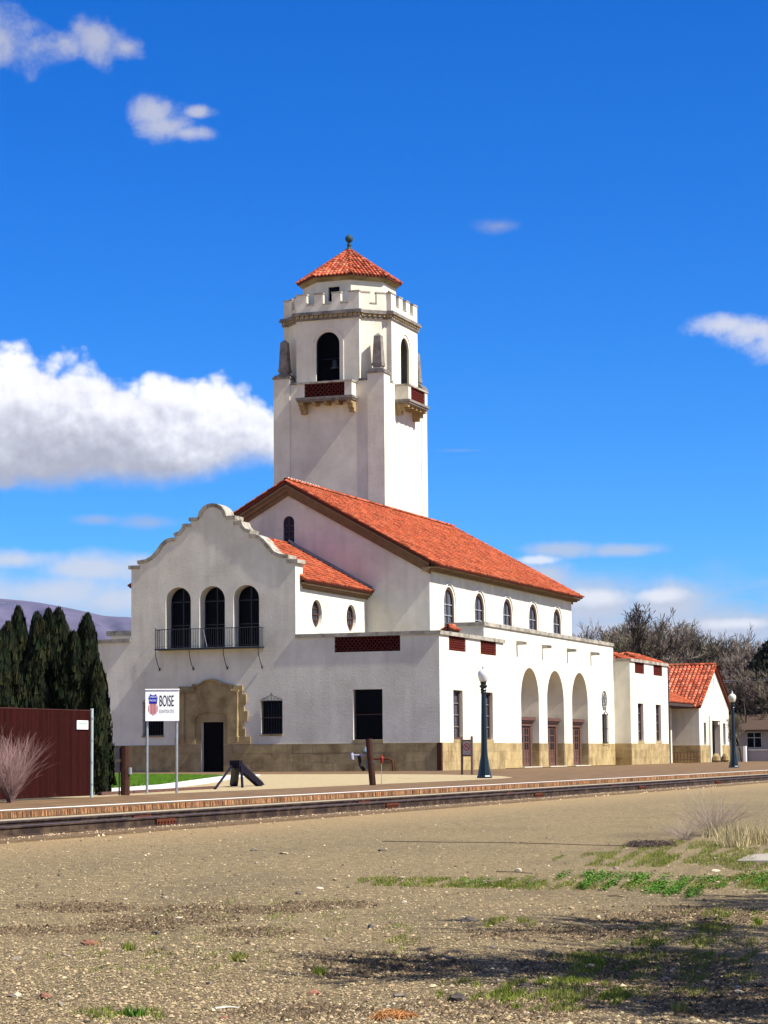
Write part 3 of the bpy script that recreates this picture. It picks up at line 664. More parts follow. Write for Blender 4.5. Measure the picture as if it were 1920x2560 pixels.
# ---- gabled porch wing behind the scrolled front
GX = -8.24; pz = 13.4; psl = .55; pe = .42
pw = [(GX, 7.0), (GX, 10.25), (CXm, 10.25+psl*(GX-CXm)), (-18.16, 10.25), (-18.16, 7.0)]
eg = east(GX)
def oval(y, z, a, b, n=22): return [(y+a*math.cos(2*PI*i/n), z+b*math.sin(2*PI*i/n)) for i in range(n)]
ov = [(3.15, 8.70), (8.55, 8.74)]
mb = MB(); mb.prism(eg, rect(1.072, YM-.002, 6.6, 10.22), 0, .4, [oval(y, z, .78, .80) for y, z in ov]); mb.build('porch_wall', stucco, depot)
mb = MB(); mb.box(-18.16, -17.8, 1.072, YM-.002, 0, 10.2); mb.build('porch_wall', stucco, depot)
for y, z in ov:
    mb = MB(); mb.prism(eg, oval(y, z, .777, .797), .26, .30); f = mb.build('round_window', glass_grey, depot)
    mb = MB(); o1, i1 = oval(y, z, .775, .795), oval(y, z, .66, .68)
    for k in range(22):
        a, b = o1[k], o1[(k+1) % 22]; c_, d_ = i1[(k+1) % 22], i1[k]
        mb.hexa([eg(*q) for q in [(*a, .17), (*b, .17), (*b, .257), (*a, .257), (*d_, .17), (*c_, .17), (*c_, .257), (*d_, .257)]])
    mb.ubox(eg, y-.03, y+.03, z-.68, z+.68, .2, .256); mb.ubox(eg, y-.66, y+.66, z-.03, z+.03, .2, .255)
    for s_ in (-.33, .33): mb.ubox(eg, y+s_-.02, y+s_+.02, z-.55, z+.55, .21, .254); mb.ubox(eg, y-.55, y+.55, z+s_-.02, z+s_+.02, .21, .253)
    mb.build('window_frame', frame_brown, f)
pl = math.hypot(1, psl)
pr_ = tile_roof((CXm, .62, pz), (0, 1, 0), (1, 0, -psl), YM-.62-.01, (5.0+pe)*pl, depot, 'porch_roof')
tile_roof((CXm, .62, pz), (0, 1, 0), (-1, 0, -psl), YM-.62-.01, (5.0+pe)*pl, depot, 'porch_roof', px_=.45, py_=.6)
ridge_tiles((CXm, 1.2, pz+.05), (CXm, YM, pz+.05), pr_, .14)
mb = MB(); mb.box(GX, GX+.10, 1.08, YM, 9.98, 10.10); mb.box(GX, GX+.22, .9, YM, 10.10, 10.2); mb.box(GX, GX+.34, .7, YM, 10.2, 10.31); mb.build('eaves_cornice', cornice_m, depot)
mb = MB()
mb.hexa([(CXm, YM-.03, pz+.02), (GX+.4, YM-.03, pz+.02-psl*(GX+.4-CXm)), (GX+.4, YM, pz+.02-psl*(GX+.4-CXm)), (CXm, YM, pz+.02), (CXm, YM-.03, pz+.36), (GX+.4, YM-.03, pz+.28-psl*(GX+.4-CXm)), (GX+.4, YM, pz+.28-psl*(GX+.4-CXm)), (CXm, YM, pz+.36)])
mb.build('flashing', mat('lead_flashing', (.33, .31, .28), .7, .2), depot)
# low wing roofs behind the parapets
mb = MB(); mb.box(GX, -.41, .41, YM, 6.55, 6.62); mb.build('flat_roof', mat('roof_felt', (.2, .2, .2)), depot)
mb = MB(); mb.box(-26.4, -18.2, .41, YM, 6.55, 6.62); mb.build('flat_roof', mat('roof_felt', (.2, .2, .2)), depot)
mb = MB(); mb.box(-26.4, -26.0, .41, YL, 0, ZC); mb.build('wing_wall', stucco, depot)
# small tiled vent hood showing over the near wing
vx, vy = -1.5, 6.5
vr = tile_roof((vx, vy-.55, 7.98), (0, 1, 0), (1, 0, -.6), 1.1, .42, depot, 'vent_hood', px_=.27, py_=.4)
tile_roof((vx, vy-.55, 7.98), (0, 1, 0), (-1, 0, -.6), 1.1, .42, depot, 'vent_hood', px_=.27, py_=.4); ridge_tiles((vx, vy-.55, 8.02), (vx, vy+.55, 8.02), vr, .12)
mb = MB(); mb.box(vx-.25, vx+.25, vy-.45, vy+.45, 6.6, 7.72); mb.build('vent_hood_wall', stucco, depot)
# hipped tile roof behind the far wing
def hip_roof(x0, x1, y0, y1, ze, s, parent, **k):
    w = (x1-x0)/2; zr = ze+s*w; xm = (x0+x1)/2; q = math.hypot(1, s); f_ = math.hypot(w, w)
    Lh = y1-y0
    r = tile_roof((xm, y0, zr), (0, 1, 0), (1, 0, -s), Lh, w*q, parent, 'hip_roof', inside=lambda a, d: (d/q > w-a) and (d/q > w-(Lh-a)), under=[(xm, y0+w, zr), (xm, y1-w, zr), (x1, y1, ze), (x1, y0, ze)], **k)
    tile_roof((xm, y0, zr), (0, 1, 0), (-1, 0, -s), Lh, w*q, parent, 'hip_roof', inside=lambda a, d: (d/q > w-a) and (d/q > w-(Lh-a)), under=[(xm, y0+w, zr), (xm, y1-w, zr), (x0, y1, ze), (x0, y0, ze)], **k)
    tile_roof((x0, y0+w, zr), (1, 0, 0), (0, -1, -s), 2*w, w*q, parent, 'hip_roof', inside=lambda a, d: (d/q > abs(a-w)), under=[(xm, y0+w, zr), (x1, y0, ze), (x0, y0, ze)], **k)
    tile_roof((x0, y1-w, zr), (1, 0, 0), (0, 1, -s), 2*w, w*q, parent, 'hip_roof', inside=lambda a, d: (d/q > abs(a-w)), under=[(xm, y1-w, zr), (x1, y1, ze), (x0, y1, ze)], **k)
    for a, b in (((xm, y0+w, zr+.06), (xm, y1-w, zr+.06)), ((xm, y0+w, zr+.06), (x1, y0, ze+.06)), ((xm, y1-w, zr+.06), (x1, y1, ze+.06)), ((xm, y1-w, zr+.06), (x0, y1, ze+.06)), ((xm, y0+w, zr+.06), (x0, y0, ze+.06))): ridge_tiles(a, b, r, .15)
    return r
hip_roof(-3.7, -.62, 42.2, 46.5, 7.34, .38, depot)
hip_roof(-3.7, -.3, 46.6, 54.3, 7.34, .38, depot)

# ---- bell tower
TX0, TX1, TY0, TY1 = -21.4, -13.32, 28.4, 37.3
TXc, TYc = (TX0+TX1)/2, (TY0+TY1)/2
pw_ = 1.2
mb = MB()       # panelled shaft with corner piers
mb.box(TX0+pw_-.05, TX1-pw_+.05, TY0+.05, TY1-.05, 8, 26.1); mb.box(TX0+.05, TX1-.05, TY0+pw_-.05, TY1-pw_+.05, 8, 26.099); mb.build('tower_shaft', stucco, depot)
PZ = 26.55
piers = [(TX0, TY0), (TX1-pw_, TY0), (TX0, TY1-pw_), (TX1-pw_, TY1-pw_)]
for x, y in piers:
    mb = MB(); mb.box(x, x+pw_, y, y+pw_, 8, PZ); mb.build('tower_pier', stucco, depot)
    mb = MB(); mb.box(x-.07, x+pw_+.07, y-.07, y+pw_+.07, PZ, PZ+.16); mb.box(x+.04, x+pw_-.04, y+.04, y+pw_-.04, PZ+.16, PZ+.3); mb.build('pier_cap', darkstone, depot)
    cx_, cy_ = x+pw_/2-.0, y+pw_/2
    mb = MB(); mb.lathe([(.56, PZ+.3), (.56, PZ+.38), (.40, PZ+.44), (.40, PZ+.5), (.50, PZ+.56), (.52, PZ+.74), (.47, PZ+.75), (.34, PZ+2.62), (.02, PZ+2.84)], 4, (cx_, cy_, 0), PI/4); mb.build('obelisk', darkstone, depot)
for (x0, x1, y0, y1) in [(TX0+pw_+.07, TX0+pw_+.62, TY0+.0, TY0+.5), (TX1-pw_-.62, TX1-pw_-.07, TY0, TY0+.5), (TX1-.5, TX1, TY0+pw_+.07, TY0+pw_+.6), (TX1-.5, TX1, TY1-pw_-.6, TY1-pw_-.07)]:
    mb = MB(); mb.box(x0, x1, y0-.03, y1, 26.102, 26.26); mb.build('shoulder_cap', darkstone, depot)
# belfry: cross-shaped plan with splayed corners
bx0, bx1 = -19.72, -15.10; by0, by1 = 30.05, 35.45; fy0, fy1 = TY0+.08, TY1-.08; fx0, fx1 = TX0+.1, TX1-.02; q = .36
plan = [(bx0, fy0), (bx1, fy0), (bx1, fy0+q), (fx1-q, by0), (fx1, by0), (fx1, by1), (fx1-q, by1), (bx1, fy1-q), (bx1, fy1), (bx0, fy1), (bx0, fy1-q), (fx0+q, by1), (fx0, by1), (fx0, by0), (fx0+q, by0), (bx0, fy0+q)]
def up(mb, poly, z0, z1): mb.prism(lambda u, v, d: (u, v, d), poly, z0, z1)
def offset(poly, o):
    n = len(poly); out = []
    for i in range(n):
        a, b, c_ = Vector(poly[i-1]), Vector(poly[i]), Vector(poly[(i+1) % n])
        d1, d2 = (b-a).normalized(), (c_-b).normalized(); n1, n2 = Vector((d1.y, -d1.x)), Vector((d2.y, -d2.x))
        k = n1+n2; k = k/max(.3, k.length_squared)*2; out.append((b.x+k.x*o, b.y+k.y*o))
    return out
BZ = 26.105
# walls between the openings
def wallseg(a, b, z0, z1, th=.45, hole=None, name='belfry_wall'):
    a, b = Vector(a), Vector(b); d = (b-a).normalized(); inw = Vector((-d.y, d.x)); Ls_ = (b-a).length
    m = lambda u, v, dd: (a.x+d.x*u+inw.x*dd, a.y+d.y*u+inw.y*dd, v)
    mb = MB(); mb.prism(m, rect(.003, Ls_-.003, z0, z1), 0, th, [hole] if hole else []); mb.build(name, stucco, depot); return m
AH = {0: 1, 4: 1, 8: 1, 12: 1}
for i in range(16):
    a, b = plan[i], plan[(i+1) % 16]; Lw = (Vector(b)-Vector(a)).length
    if i in AH:
        c = Lw/2; hw = .86
        m = wallseg(a, b, BZ, 30.5, .14, arch(c-hw, c+hw, 26.13, 29.62))
        mb = MB(); o1, i1 = arch(c-hw-.30, c+hw+.30, 26.2, 29.92, 18), arch(c-hw-.24, c+hw+.24, 26.2, 29.86, 18)
        for k in range(1, len(o1)-1):
            A_, B_ = o1[k], o1[k+1]; C_, D_ = i1[k+1], i1[k]
            mb.hexa([m(*w_) for w_ in [(*A_, -.05), (*B_, -.05), (*B_, -.001), (*A_, -.001), (*D_, -.05), (*C_, -.05), (*C_, -.001), (*D_, -.001)]])
        mb.build('archivolt', white_plaster, depot)
    else: wallseg(a, b, BZ, 30.5, .35)
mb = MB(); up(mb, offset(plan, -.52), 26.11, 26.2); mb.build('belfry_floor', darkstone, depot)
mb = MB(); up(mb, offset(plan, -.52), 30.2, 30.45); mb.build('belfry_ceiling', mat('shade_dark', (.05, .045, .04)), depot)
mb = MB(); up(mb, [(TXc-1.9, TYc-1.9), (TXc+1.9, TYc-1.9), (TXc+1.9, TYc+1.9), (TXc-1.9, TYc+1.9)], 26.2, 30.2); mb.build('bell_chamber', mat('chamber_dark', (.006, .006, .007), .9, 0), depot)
for (x, y) in ((TXc-.1, TYc-2.9), (TXc+2.75, TYc)):     # bells
    mb = MB(); mb.lathe([(.05, .62), (.16, .58), (.2, .3), (.28, .1), (.36, 0)], 14, (x, y, 27.3)); mb.build('bell', mat('bronze', (.10, .13, .12), .4, .2, metal=.6), depot, smooth_=True)
    mb = MB(); mb.tube([(x-.9, y, 28.0) if y < TYc-1 else (x, y-.9, 28.0), (x+.9, y, 28.0) if y < TYc-1 else (x, y+.9, 28.0)], .05, 5); mb.tube([(x, y, 27.9), (x, y, 28.05)], .04, 5); mb.build('bell_beam', iron, depot)
# cornice with dentils
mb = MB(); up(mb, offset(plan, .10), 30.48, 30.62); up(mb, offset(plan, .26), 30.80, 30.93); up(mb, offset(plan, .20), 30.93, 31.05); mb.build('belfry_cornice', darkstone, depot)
mb = MB()
for i in range(16):
    a, b = Vector(plan[i]), Vector(plan[(i+1) % 16]); d = (b-a); Lw = d.length; d = d.normalized(); o = Vector((d.y, -d.x)); n = max(1, int(Lw/.34))
    for k in range(n):
        p = a+d*((k+.5)*Lw/n)
        P = [p-d*.08-o*.1, p+d*.08-o*.1, p+d*.08+o*.19, p-d*.08+o*.19]
        mb.hexa([(v_.x, v_.y, 30.621) for v_ in P]+[(v_.x, v_.y, 30.799) for v_ in P])
mb.build('dentil', stone, depot, kind='stuff')
mb = MB(); up(mb, offset(plan, .02), 30.621, 30.8); mb.build('frieze', stucco, depot)
mb = MB(); up(mb, offset(plan, -.45), 30.9, 31.1); mb.build('parapet_floor', mat('roof_felt', (.2, .2, .2)), depot)
# battlements: solid parapet, then merlons, each with its cap
def wallpart(a, b, u0, u1, z0, z1, th, name, m_, over=0., ztop=None):
    a, b = Vector(a), Vector(b); d = (b-a).normalized(); inw = Vector((-d.y, d.x))
    P = [a+d*(u0-over)-inw*over, a+d*(u1+over)-inw*over, a+d*(u1+over)+inw*(th+over), a+d*(u0-over)+inw*(th+over)]
    mb = MB(); mb.hexa([(v_.x, v_.y, z0) for v_ in P]+[(v_.x, v_.y, z1) for v_ in P]); mb.build(name, m_, depot)
for i in range(16):
    a, b = plan[i], plan[(i+1) % 16]; Lw = (Vector(b)-Vector(a)).length
    if Lw < .6:
        wallpart(a, b, .004, Lw-.004, 31.05, 32.268, .28, 'merlon', stucco); wallpart(a, b, .004, Lw-.004, 32.27, 32.36, .28, 'merlon_cap', coping_m, .03); continue
    wallpart(a, b, 0.003, Lw-.003, 31.05, 31.52, .3, 'parapet', stucco)
    if Lw < 3: pat = [(0, Lw*.36), (Lw*.62, Lw)]
    else:
        k = Lw/4.62; pat = [(0, .78*k), (1.33*k, 1.98*k), (2.62*k, 3.28*k), (3.84*k, 4.62*k)]
    for u0, u1 in pat:
        wallpart(a, b, u0+.005, u1-.005, 31.522, 32.269, .3, 'merlon', stucco); wallpart(a, b, u0+.002, u1-.002, 32.27, 32.37, .298, 'merlon_cap', coping_m, .035)
    for (p, u0), (u1, r_) in zip(pat[:-1], pat[1:]): wallpart(a, b, u0+.01, u1-.01, 31.521, 31.60, .29, 'crenel_sill', coping_m, .03)
# lantern drum and octagonal tiled roof
def octa(R, rot=PI/8): return [(TXc-.1+R*math.cos(rot+PI*k/4), TYc+R*math.sin(rot+PI*k/4)) for k in range(8)]
Rd = 3.27
for k in range(8):
    a, b = octa(Rd)[k], octa(Rd)[(k+1) % 8]; Lw = (Vector(b)-Vector(a)).length; nrm_ang = PI/8+PI*k/4+PI/8
    c = Lw/2
    ca = round(math.degrees(nrm_ang)) % 360
    hole = rect(c-.42, c+.42, 32.0, 33.02) if ca in (0, 90, 180, 270) else None
    m = wallseg(a, b, 31.0, 33.42, .3, hole, 'lantern_wall')
    if hole:
        mb = MB(); mb.prism(m, rect(c-.418, c+.418, 32.003, 33.017), .2, .24); mb.build('window', glass_dark, depot)
mb = MB(); up(mb, octa(Rd+.10), 33.421, 33.52); up(mb, octa(Rd+.2), 33.521, 33.64); up(mb, octa(Rd+.3), 33.641, 33.72); mb.build('lantern_cornice', stone, depot)
ZA, ZE = 36.25, 33.78; Re = Rd+.42
troot = None
order = sorted(range(8), key=lambda k: -math.cos(PI/8+PI*k/4+PI/8-math.radians(-70)))
cen = Vector((TXc-.1, TYc, 0))
for rank, k in enumerate(order):
    a, b = Vector((*octa(Re)[k], ZE)), Vector((*octa(Re)[(k+1) % 8], ZE)); ap = Vector((cen.x, cen.y, ZA)); mid = (a+b)/2
    A = (b-a).normalized(); Dn = (mid-ap); Lf = Dn.length; wd = (b-a).length
    if troot is None:
        mb = MB(); R8 = [Vector((*p, ZE)) for p in octa(Re)]
        mb.add([(p.x, p.y, p.z-.06) for p in R8]+[(ap.x, ap.y, ap.z-.06)]+[(p.x, p.y, p.z-.1) for p in R8], [(i, (i+1) % 8, 8) for i in range(8)]+[(i, (i+1) % 8, 9+(i+1) % 8, 9+i) for i in range(8)]+[tuple(9+i for i in range(7, -1, -1))]); troot = mb.build('tower_roof', under_m, depot)
    f_in = lambda u, d: abs(u-wd/2) < wd/2*(d/Lf)+.03
    tile_roof(ap-A*(wd/2), A, Dn, wd, Lf, troot, inside=f_in, single=80 if rank < 5 else 0, px_=.27, py_=.34, skipunder=True)
    ridge_tiles(ap+Vector((0, 0, .03)), a+Vector((0, 0, .05)), troot, .12, .36)
mb = MB(); mb.lathe([(.3, 36.1), (.24, 36.3), (.14, 36.38), (.12, 36.5), (.2, 36.56), (.12, 36.62), (.09, 36.72), (.1, 36.76), (.2, 36.80), (.27, 36.92), (.285, 37.03), (.25, 37.16), (.14, 37.26), (.05, 37.32), (.02, 37.36)], 16, (cen.x, cen.y, 0)); mb.build('finial', mat('verdigris', (.035, .06, .06), .6, .2, 6), depot, smooth_=True)
# tower balconies on stone brackets
def tower_balcony(m, c, hw, pan):
    D0 = -.95
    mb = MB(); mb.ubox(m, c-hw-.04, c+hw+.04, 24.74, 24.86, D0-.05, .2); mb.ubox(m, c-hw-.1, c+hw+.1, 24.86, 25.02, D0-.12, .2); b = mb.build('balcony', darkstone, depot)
    for s_ in (-1, 1):
        mb = MB(); u0, u1 = sorted((c+s_*hw, c+s_*(hw-.52))); mb.ubox(m, u0, u1, 25.02, 25.95, D0, D0+.45)
        u0, u1 = sorted((c+s_*hw, c+s_*(hw-.2))); mb.ubox(m, u0, u1, 25.021, 25.949, D0+.45, -.001); mb.build('balcony_pier', stucco, b)
    mb = MB(); mb.ubox(m, c-hw-.05, c+hw+.05, 25.951, 26.08, D0-.06, D0+.42)
    for s_ in (-1, 1): u0, u1 = sorted((c+s_*(hw+.05), c+s_*(hw-.24))); mb.ubox(m, u0, u1, 25.951, 26.078, D0+.42, -.001)
    mb.build('balcony_coping', coping_m, b)
    mm = lambda u, v, d: m(u, v, d+D0)
    old = globals()['depot']
    g0, g1 = c-hw+.52, c+hw-.52
    w_ = MB(); n = 9; rws = 6; w = (g1-g0)/n; h = .92/rws
    for j in range(rws):
        for i in range(n+(j % 2)):
            cc = g0+w*(i+.5)-(.5*w if j % 2 else 0); w_.tint = rnd.random(); r = w*.47; pts = []
            for t in range(6): aa = PI*t/5; pts.append((min(max(cc-r*math.cos(aa), g0), g1), 25.03+j*h+h*.93*math.sin(aa)))
            inn = [(min(max(cc+(p[0]-cc)*.7, g0), g1), 25.03+j*h+(p[1]-25.03-j*h)*.68) for p in pts]
            for k in range(5):
                if abs(pts[k][0]-pts[k+1][0]) < 1e-4: continue
                w_.add([mm(*pts[k], .05), mm(*pts[k+1], .05), mm(*inn[k+1], .05), mm(*inn[k], .05), mm(*pts[k], .3), mm(*pts[k+1], .3), mm(*inn[k+1], .3), mm(*inn[k], .3)], [(0, 1, 2, 3), (0, 1, 5, 4), (3, 2, 6, 7)])
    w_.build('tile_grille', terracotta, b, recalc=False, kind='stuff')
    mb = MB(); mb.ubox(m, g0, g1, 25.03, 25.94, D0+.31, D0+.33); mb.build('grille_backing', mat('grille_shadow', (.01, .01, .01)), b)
    for u in (c-hw+.22, c+hw-.22):
        mb = MB()
        for k, (z0, z1, dd) in enumerate(((24.5, 24.74, D0+.05), (24.22, 24.5, D0+.3), (23.98, 24.22, D0+.55))): mb.ubox(m, u-.18, u+.18, z0, z1-.001, dd, .05)
        mb.build('bracket', stone, b)
    for i in (-1, 0, 1): mb = MB(); mb.ubox(m, c+i*.85-.13, c+i*.85+.13, 24.5, 24.739, D0+.1, .05); mb.build('bracket', stone, b)
tower_balcony(south(TY0+.09), (bx0+bx1)/2+.1, 1.98, None)
tower_balcony(east(TX1-.03), (by0+by1)/2+.0, 1.98, None)

# ================================================================== BAGGAGE BUILDING beyond the station
ann = thing('baggage_building', 'small white gabled building with orange barrel tile roof beyond the station', 'building', (-5, 69.8, 0))
hx = 0.; HY0, HY1, HYc = 64.0, 75.5, 69.8
eh = east(hx)
hz0, hz1 = 4.45, 7.68
mb = MB(); mb.prism(eh, [(HY0, 0), (67.9, 0), (67.9, 3.6), (71.7, 3.6), (71.7, 0), (HY1, 0), (HY1, hz0), (HYc, hz1), (HY0, hz0)], 0, .4, [rect(65.6, 66.5, 1.4, 3.17), rect(73.1, 74.1, 1.4, 3.17), rect(69.66, 69.92, 5.65, 6.8)]); mb.build('gable_wall', stucco, ann)
for y_ in (HY0, HY1-.3): mb = MB(); mb.box(-18, -.4, y_, y_+.3, 0, hz0); mb.build('wall', stucco, ann)
for a, b in ((65.6, 66.5), (73.1, 74.1)): mb = MB(); mb.ubox(eh, a+.002, b-.002, 1.402, 3.168, .2, .25); mb.build('window', glass_dark, ann)
mb = MB(); mb.ubox(eh, 69.662, 69.918, 5.652, 6.798, .14, .2); mb.build('slit_vent', coping_m, ann)
mb = MB(); mb.ubox(eh, 67.9, 71.7, 0.01, 3.6, .6, .66); d = mb.build('door', wood_dark, ann)
mb = MB(); mb.ubox(eh, 67.55, 68.2, 0, 3.75, -.12, .35); mb.ubox(eh, 71.4, 72.0, 0, 3.75, -.12, .35); mb.ubox(eh, 68.2, 71.4, 3.35, 3.75, -.12, .35)
mb.ubox(eh, 68.2, 68.6, 3.05, 3.349, -.05, .3); mb.ubox(eh, 71.0, 71.4, 3.05, 3.349, -.05, .3); mb.build('door_surround', stucco, ann)
mb = MB()
for z in (.8, 1.7, 2.6): mb.ubox(eh, 68.2, 71.4, z, z+.07, .57, .6)
for u in (69, 69.8, 70.6): mb.ubox(eh, u, u+.07, .02, 3.35, .56, .599)
mb.build('door_rail', wood_dark, d)
mb = MB(); mb.ubox(eh, HY0+.01, 67.5, .003, 1.38, -.03, -.002); mb.ubox(eh, 72.05, HY1-.01, .003, 1.38, -.03, -.002); bs = mb.build('stone_base', mortar, ann)
stones(eh, HY0, HY1, bs, [(HY0, 67.5), (72.05, HY1)], 1.38, 9, 1.0, .05, (.46, .46, .45)); stones(south(HY0), -8, 0, bs, [(-8, .03)], 1.38, 10, 1.0, .05, (.46, .46, .45))
for u in (68.0, 71.6): mb = MB(); mb.lathe([(.22, 0), (.34, .15), (.3, .45), (.2, .62), (.12, .7)], 10, (.45, u, 0)); mb.build('urn', stone, ann)
hs_ = (hz1-hz0)/(HYc-HY0)
hr = tile_roof((.22, HYc, hz1+.16), (-1, 0, 0), (0, -1, -hs_), 16, (HYc-HY0+.45)*math.hypot(1, hs_), ann, 'roof', inside=lambda a, d: a < 5.1, single=300, px_=.33, py_=.41)
tile_roof((.22-5.1, HYc, hz1+.16), (-1, 0, 0), (0, -1, -hs_), 10.9, (HYc-HY0+.45)*math.hypot(1, hs_), hr, px_=.33, py_=.41, skipunder=True)
tile_roof((.22, HYc, hz1+.16), (-1, 0, 0), (0, 1, -hs_), 16, (HY1-HYc+.45)*math.hypot(1, hs_), ann, 'roof', px_=.33, py_=.41)
ridge_tiles((.25, HYc, hz1+.22), (-15.8, HYc, hz1+.22), hr, .17)
ridge_tiles((.2, HYc, hz1+.18), (.2, HY1+.45, hz0+.0), hr, .13); ridge_tiles((.2, HYc, hz1+.18), (.2, HY0-.45, hz0-.02), hr, .13)
# low porch roof joining it to the station
con = thing('porch_roof_link', 'low tiled porch between the station wing and the gabled building', 'porch', (-4, 59, 0))
cs = .43
tile_roof((-8.5, YL+.02, 4.62+cs*8.1), (0, 1, 0), (1, 0, -cs), 12.0, 8.1*math.hypot(1, cs), con, 'roof', px_=.33, py_=.41)
mb = MB(); mb.box(-.5, -.34, YL+.02, HY0-.5, 4.36, 4.56); mb.box(-8.4, -.5, YL+.02, HY0-.02, 4.3, 4.36); mb.build('fascia', mat('dark_fascia', (.06, .04, .035), .8), con)
mb = MB(); mb.box(-8.8, -8.5, YL+.02, HY0-.02, 0, 8.0); mb.build('back_wall', stucco, con)
mb = MB(); mb.box(-2.25, -1.85, 62.0, 62.4, 0.003, 4.3); mb.build('post', stucco, con)
mb = MB(); mb.box(-2.9, -2.3, 61.9, 63.98, 0, 4.3); mb.build('post', wood_dark, con)
mb = MB()
for z in (.25, .8): mb.tube([(-1.95, 63.3, z), (.0, 63.3, z)], .035, 5)
for i in range(8): mb.tube([(-1.9+i*.26, 63.3, .05), (-1.9+i*.26, 63.3, .8)], .03, 4)
rl_ = mb.build('railing', wood_dark, con)
mb = MB(); mb.tube([(.0, 53.42, 0), (.0, 53.42, 7.2)], .07, 6); mb.build('downpipe', iron, con)

# ================================================================== GROUND, PLATFORM, TRACK
def sheet(name, P, m, z, kind='structure', label=None):
    mb = MB(); mb.prism(lambda u, v, d: (u, v, d), P, z-.02, z); o = mb.build(name, m)
    o['kind'] = kind; return o
paver = mat('brick_paver', (.13, .078, .040), .95, .18, 2., .5, 40, .01, col2=(.185, .12, .06), col2scale=1.1, objrand=0)
tan_gravel = mat('tan_gravel', (.39, .305, .165), .97, .16, 3., .9, 45, .03, col2=(.34, .27, .155), col2scale=4)
soil = mat('dry_soil', (.38, .28, .14), .97, .2, 3, .6, 20, .03)
lawn_m = mat('lawn_soil', (.06, .10, .025), .95, .25, 3, .6, 40, .03)
concrete = mat('pale_concrete', (.58, .56, .50), .9, .08, 1.5, .3, 30, .01)
bigg = MB(); bigg.prism(lambda u, v, d: (u, v, d), [(-9000, -9000), (9000, -9000), (9000, 12000), (-9000, 12000)], -.95, -.9); tag_o = bigg.build('terrain', soil); tag_o['kind'] = 'structure'
sheet('ground', [(-400, -300), (19.2, -300), (19.2, 600), (-400, 600)], soil, -.03)
# brick platform with its rowlock edge
PE = 19.35
P_ = [(14.45, -36.0), (13.6, -31.5), (11.5, -26.4), (9, -22.2), (6.2, -18.6), (2, -15.6), (-3.5, -13.9), (-14, -13.2), (-26, -13.2), (-26, -2.4)]
plat = sheet('brick_platform', [(PE-.11, -100), (PE-.11, 130), (.02, 130), (.02, 1), (.02, -.02), (-26, -.02)]+P_[::-1]+[(14.45, -100)], paver, 0.)
sheet('gravel_yard', [(14.44, -100), (14.44, -36.0)]+[(a-.02, b-.02) for a, b in P_[1:-1]]+[(-26, -18.5), (-3.5, -20.4), (1.0, -29.0), (8.2, -51.2), (12.0, -61), (12.5, -100)], tan_gravel, -.004)
lawn = sheet('lawn_ground', [tuple(at_z(x, y, 0)[:2]) for x, y in ((150, 1984), (245, 1973.5), (400, 1961.5), (480, 1950.5), (545, 1941.5), (562, 1938.6), (430, 1936.5), (255, 1935), (100, 1936))], lawn_m, -.002)
sheet('footpath', [tuple(at_z(x, y, 0)[:2]) for x, y in ((150, 1985), (245, 1974), (400, 1962), (480, 1951), (545, 1942), (575, 1938.5), (650, 1936.6), (650, 1939.8), (600, 1942.5), (530, 1957), (400, 1974), (245, 1983), (150, 1992))], concrete, .012)
mb = MB(); p0, p1 = at_z(247, 1988, 0), at_z(535, 1971.5, 0)
mb.tube([(p0[0], p0[1], .03), (p1[0], p1[1], .03)], .06, 4); o = mb.build('timber_edging', wood_dark); tag(o, 'low dark timber edging between the footpath and the brick platform', 'edging')
sheet('platform_stripe', [(18.62, -100), (18.77, -100), (18.77, 130), (18.62, 130)], mat('worn_white_paint', (.75, .73, .68), .8, .12, 6, col2=(.45, .35, .28), col2scale=7, col2lo=.58, col2hi=.68), .006)
# paver joints near the edge: rowlock bricks
bme = []
r_ = random.Random(4)
br_m = mat('edge_brick', (.185, .082, .04), .9, .2, 8, .3, 60, .004, col2=(.30, .18, .08), col2scale=9, objrand=.55)
for k in range(6):
    mb = MB(); w, h, dd = .029, .052, .055; j = lambda: r_.uniform(-.004, .004)
    P = [(-dd+j(), -w+j(), -h), (dd+j(), -w+j(), -h), (dd+j(), w+j(), -h), (-dd+j(), w+j(), -h), (-dd, -w, h), (dd-.008, -w+.004, h-.004), (dd-.008, w-.004, h-.004), (-dd, w, h)]
    mb.hexa(P); bme.append(mb.mesh('brick', br_m))
y = -83.6
for i in range(300):
    o = inst(bme[i % 6], 'brick', plat, loc=(PE-.055+r_.uniform(-.008, .004), y, -.056+r_.uniform(-.004, .002))); y += .070
mb = MB()
while y < 60:
    mb.tint = r_.random(); mb.box(PE-.11+.0, PE+r_.uniform(-.008, .004), y-.029, y+.029, -.108, -.004); y += .070
y = -83.67
while y > -100: mb.tint = r_.random(); mb.box(PE-.11, PE+r_.uniform(-.008, .004), y-.029, y+.029, -.108, -.004); y -= .07
mb.build('brick', mat('edge_brick_far', (.185, .082, .04), .9, .2, 8, tint=.6, col2=(.30, .18, .08), col2scale=9), plat, recalc=False, kind='stuff')
mb = MB(); mb.box(PE-.13, PE-.03, -100, 130, -.5, -.02); mb.build('mortar_bed', mortar, plat)
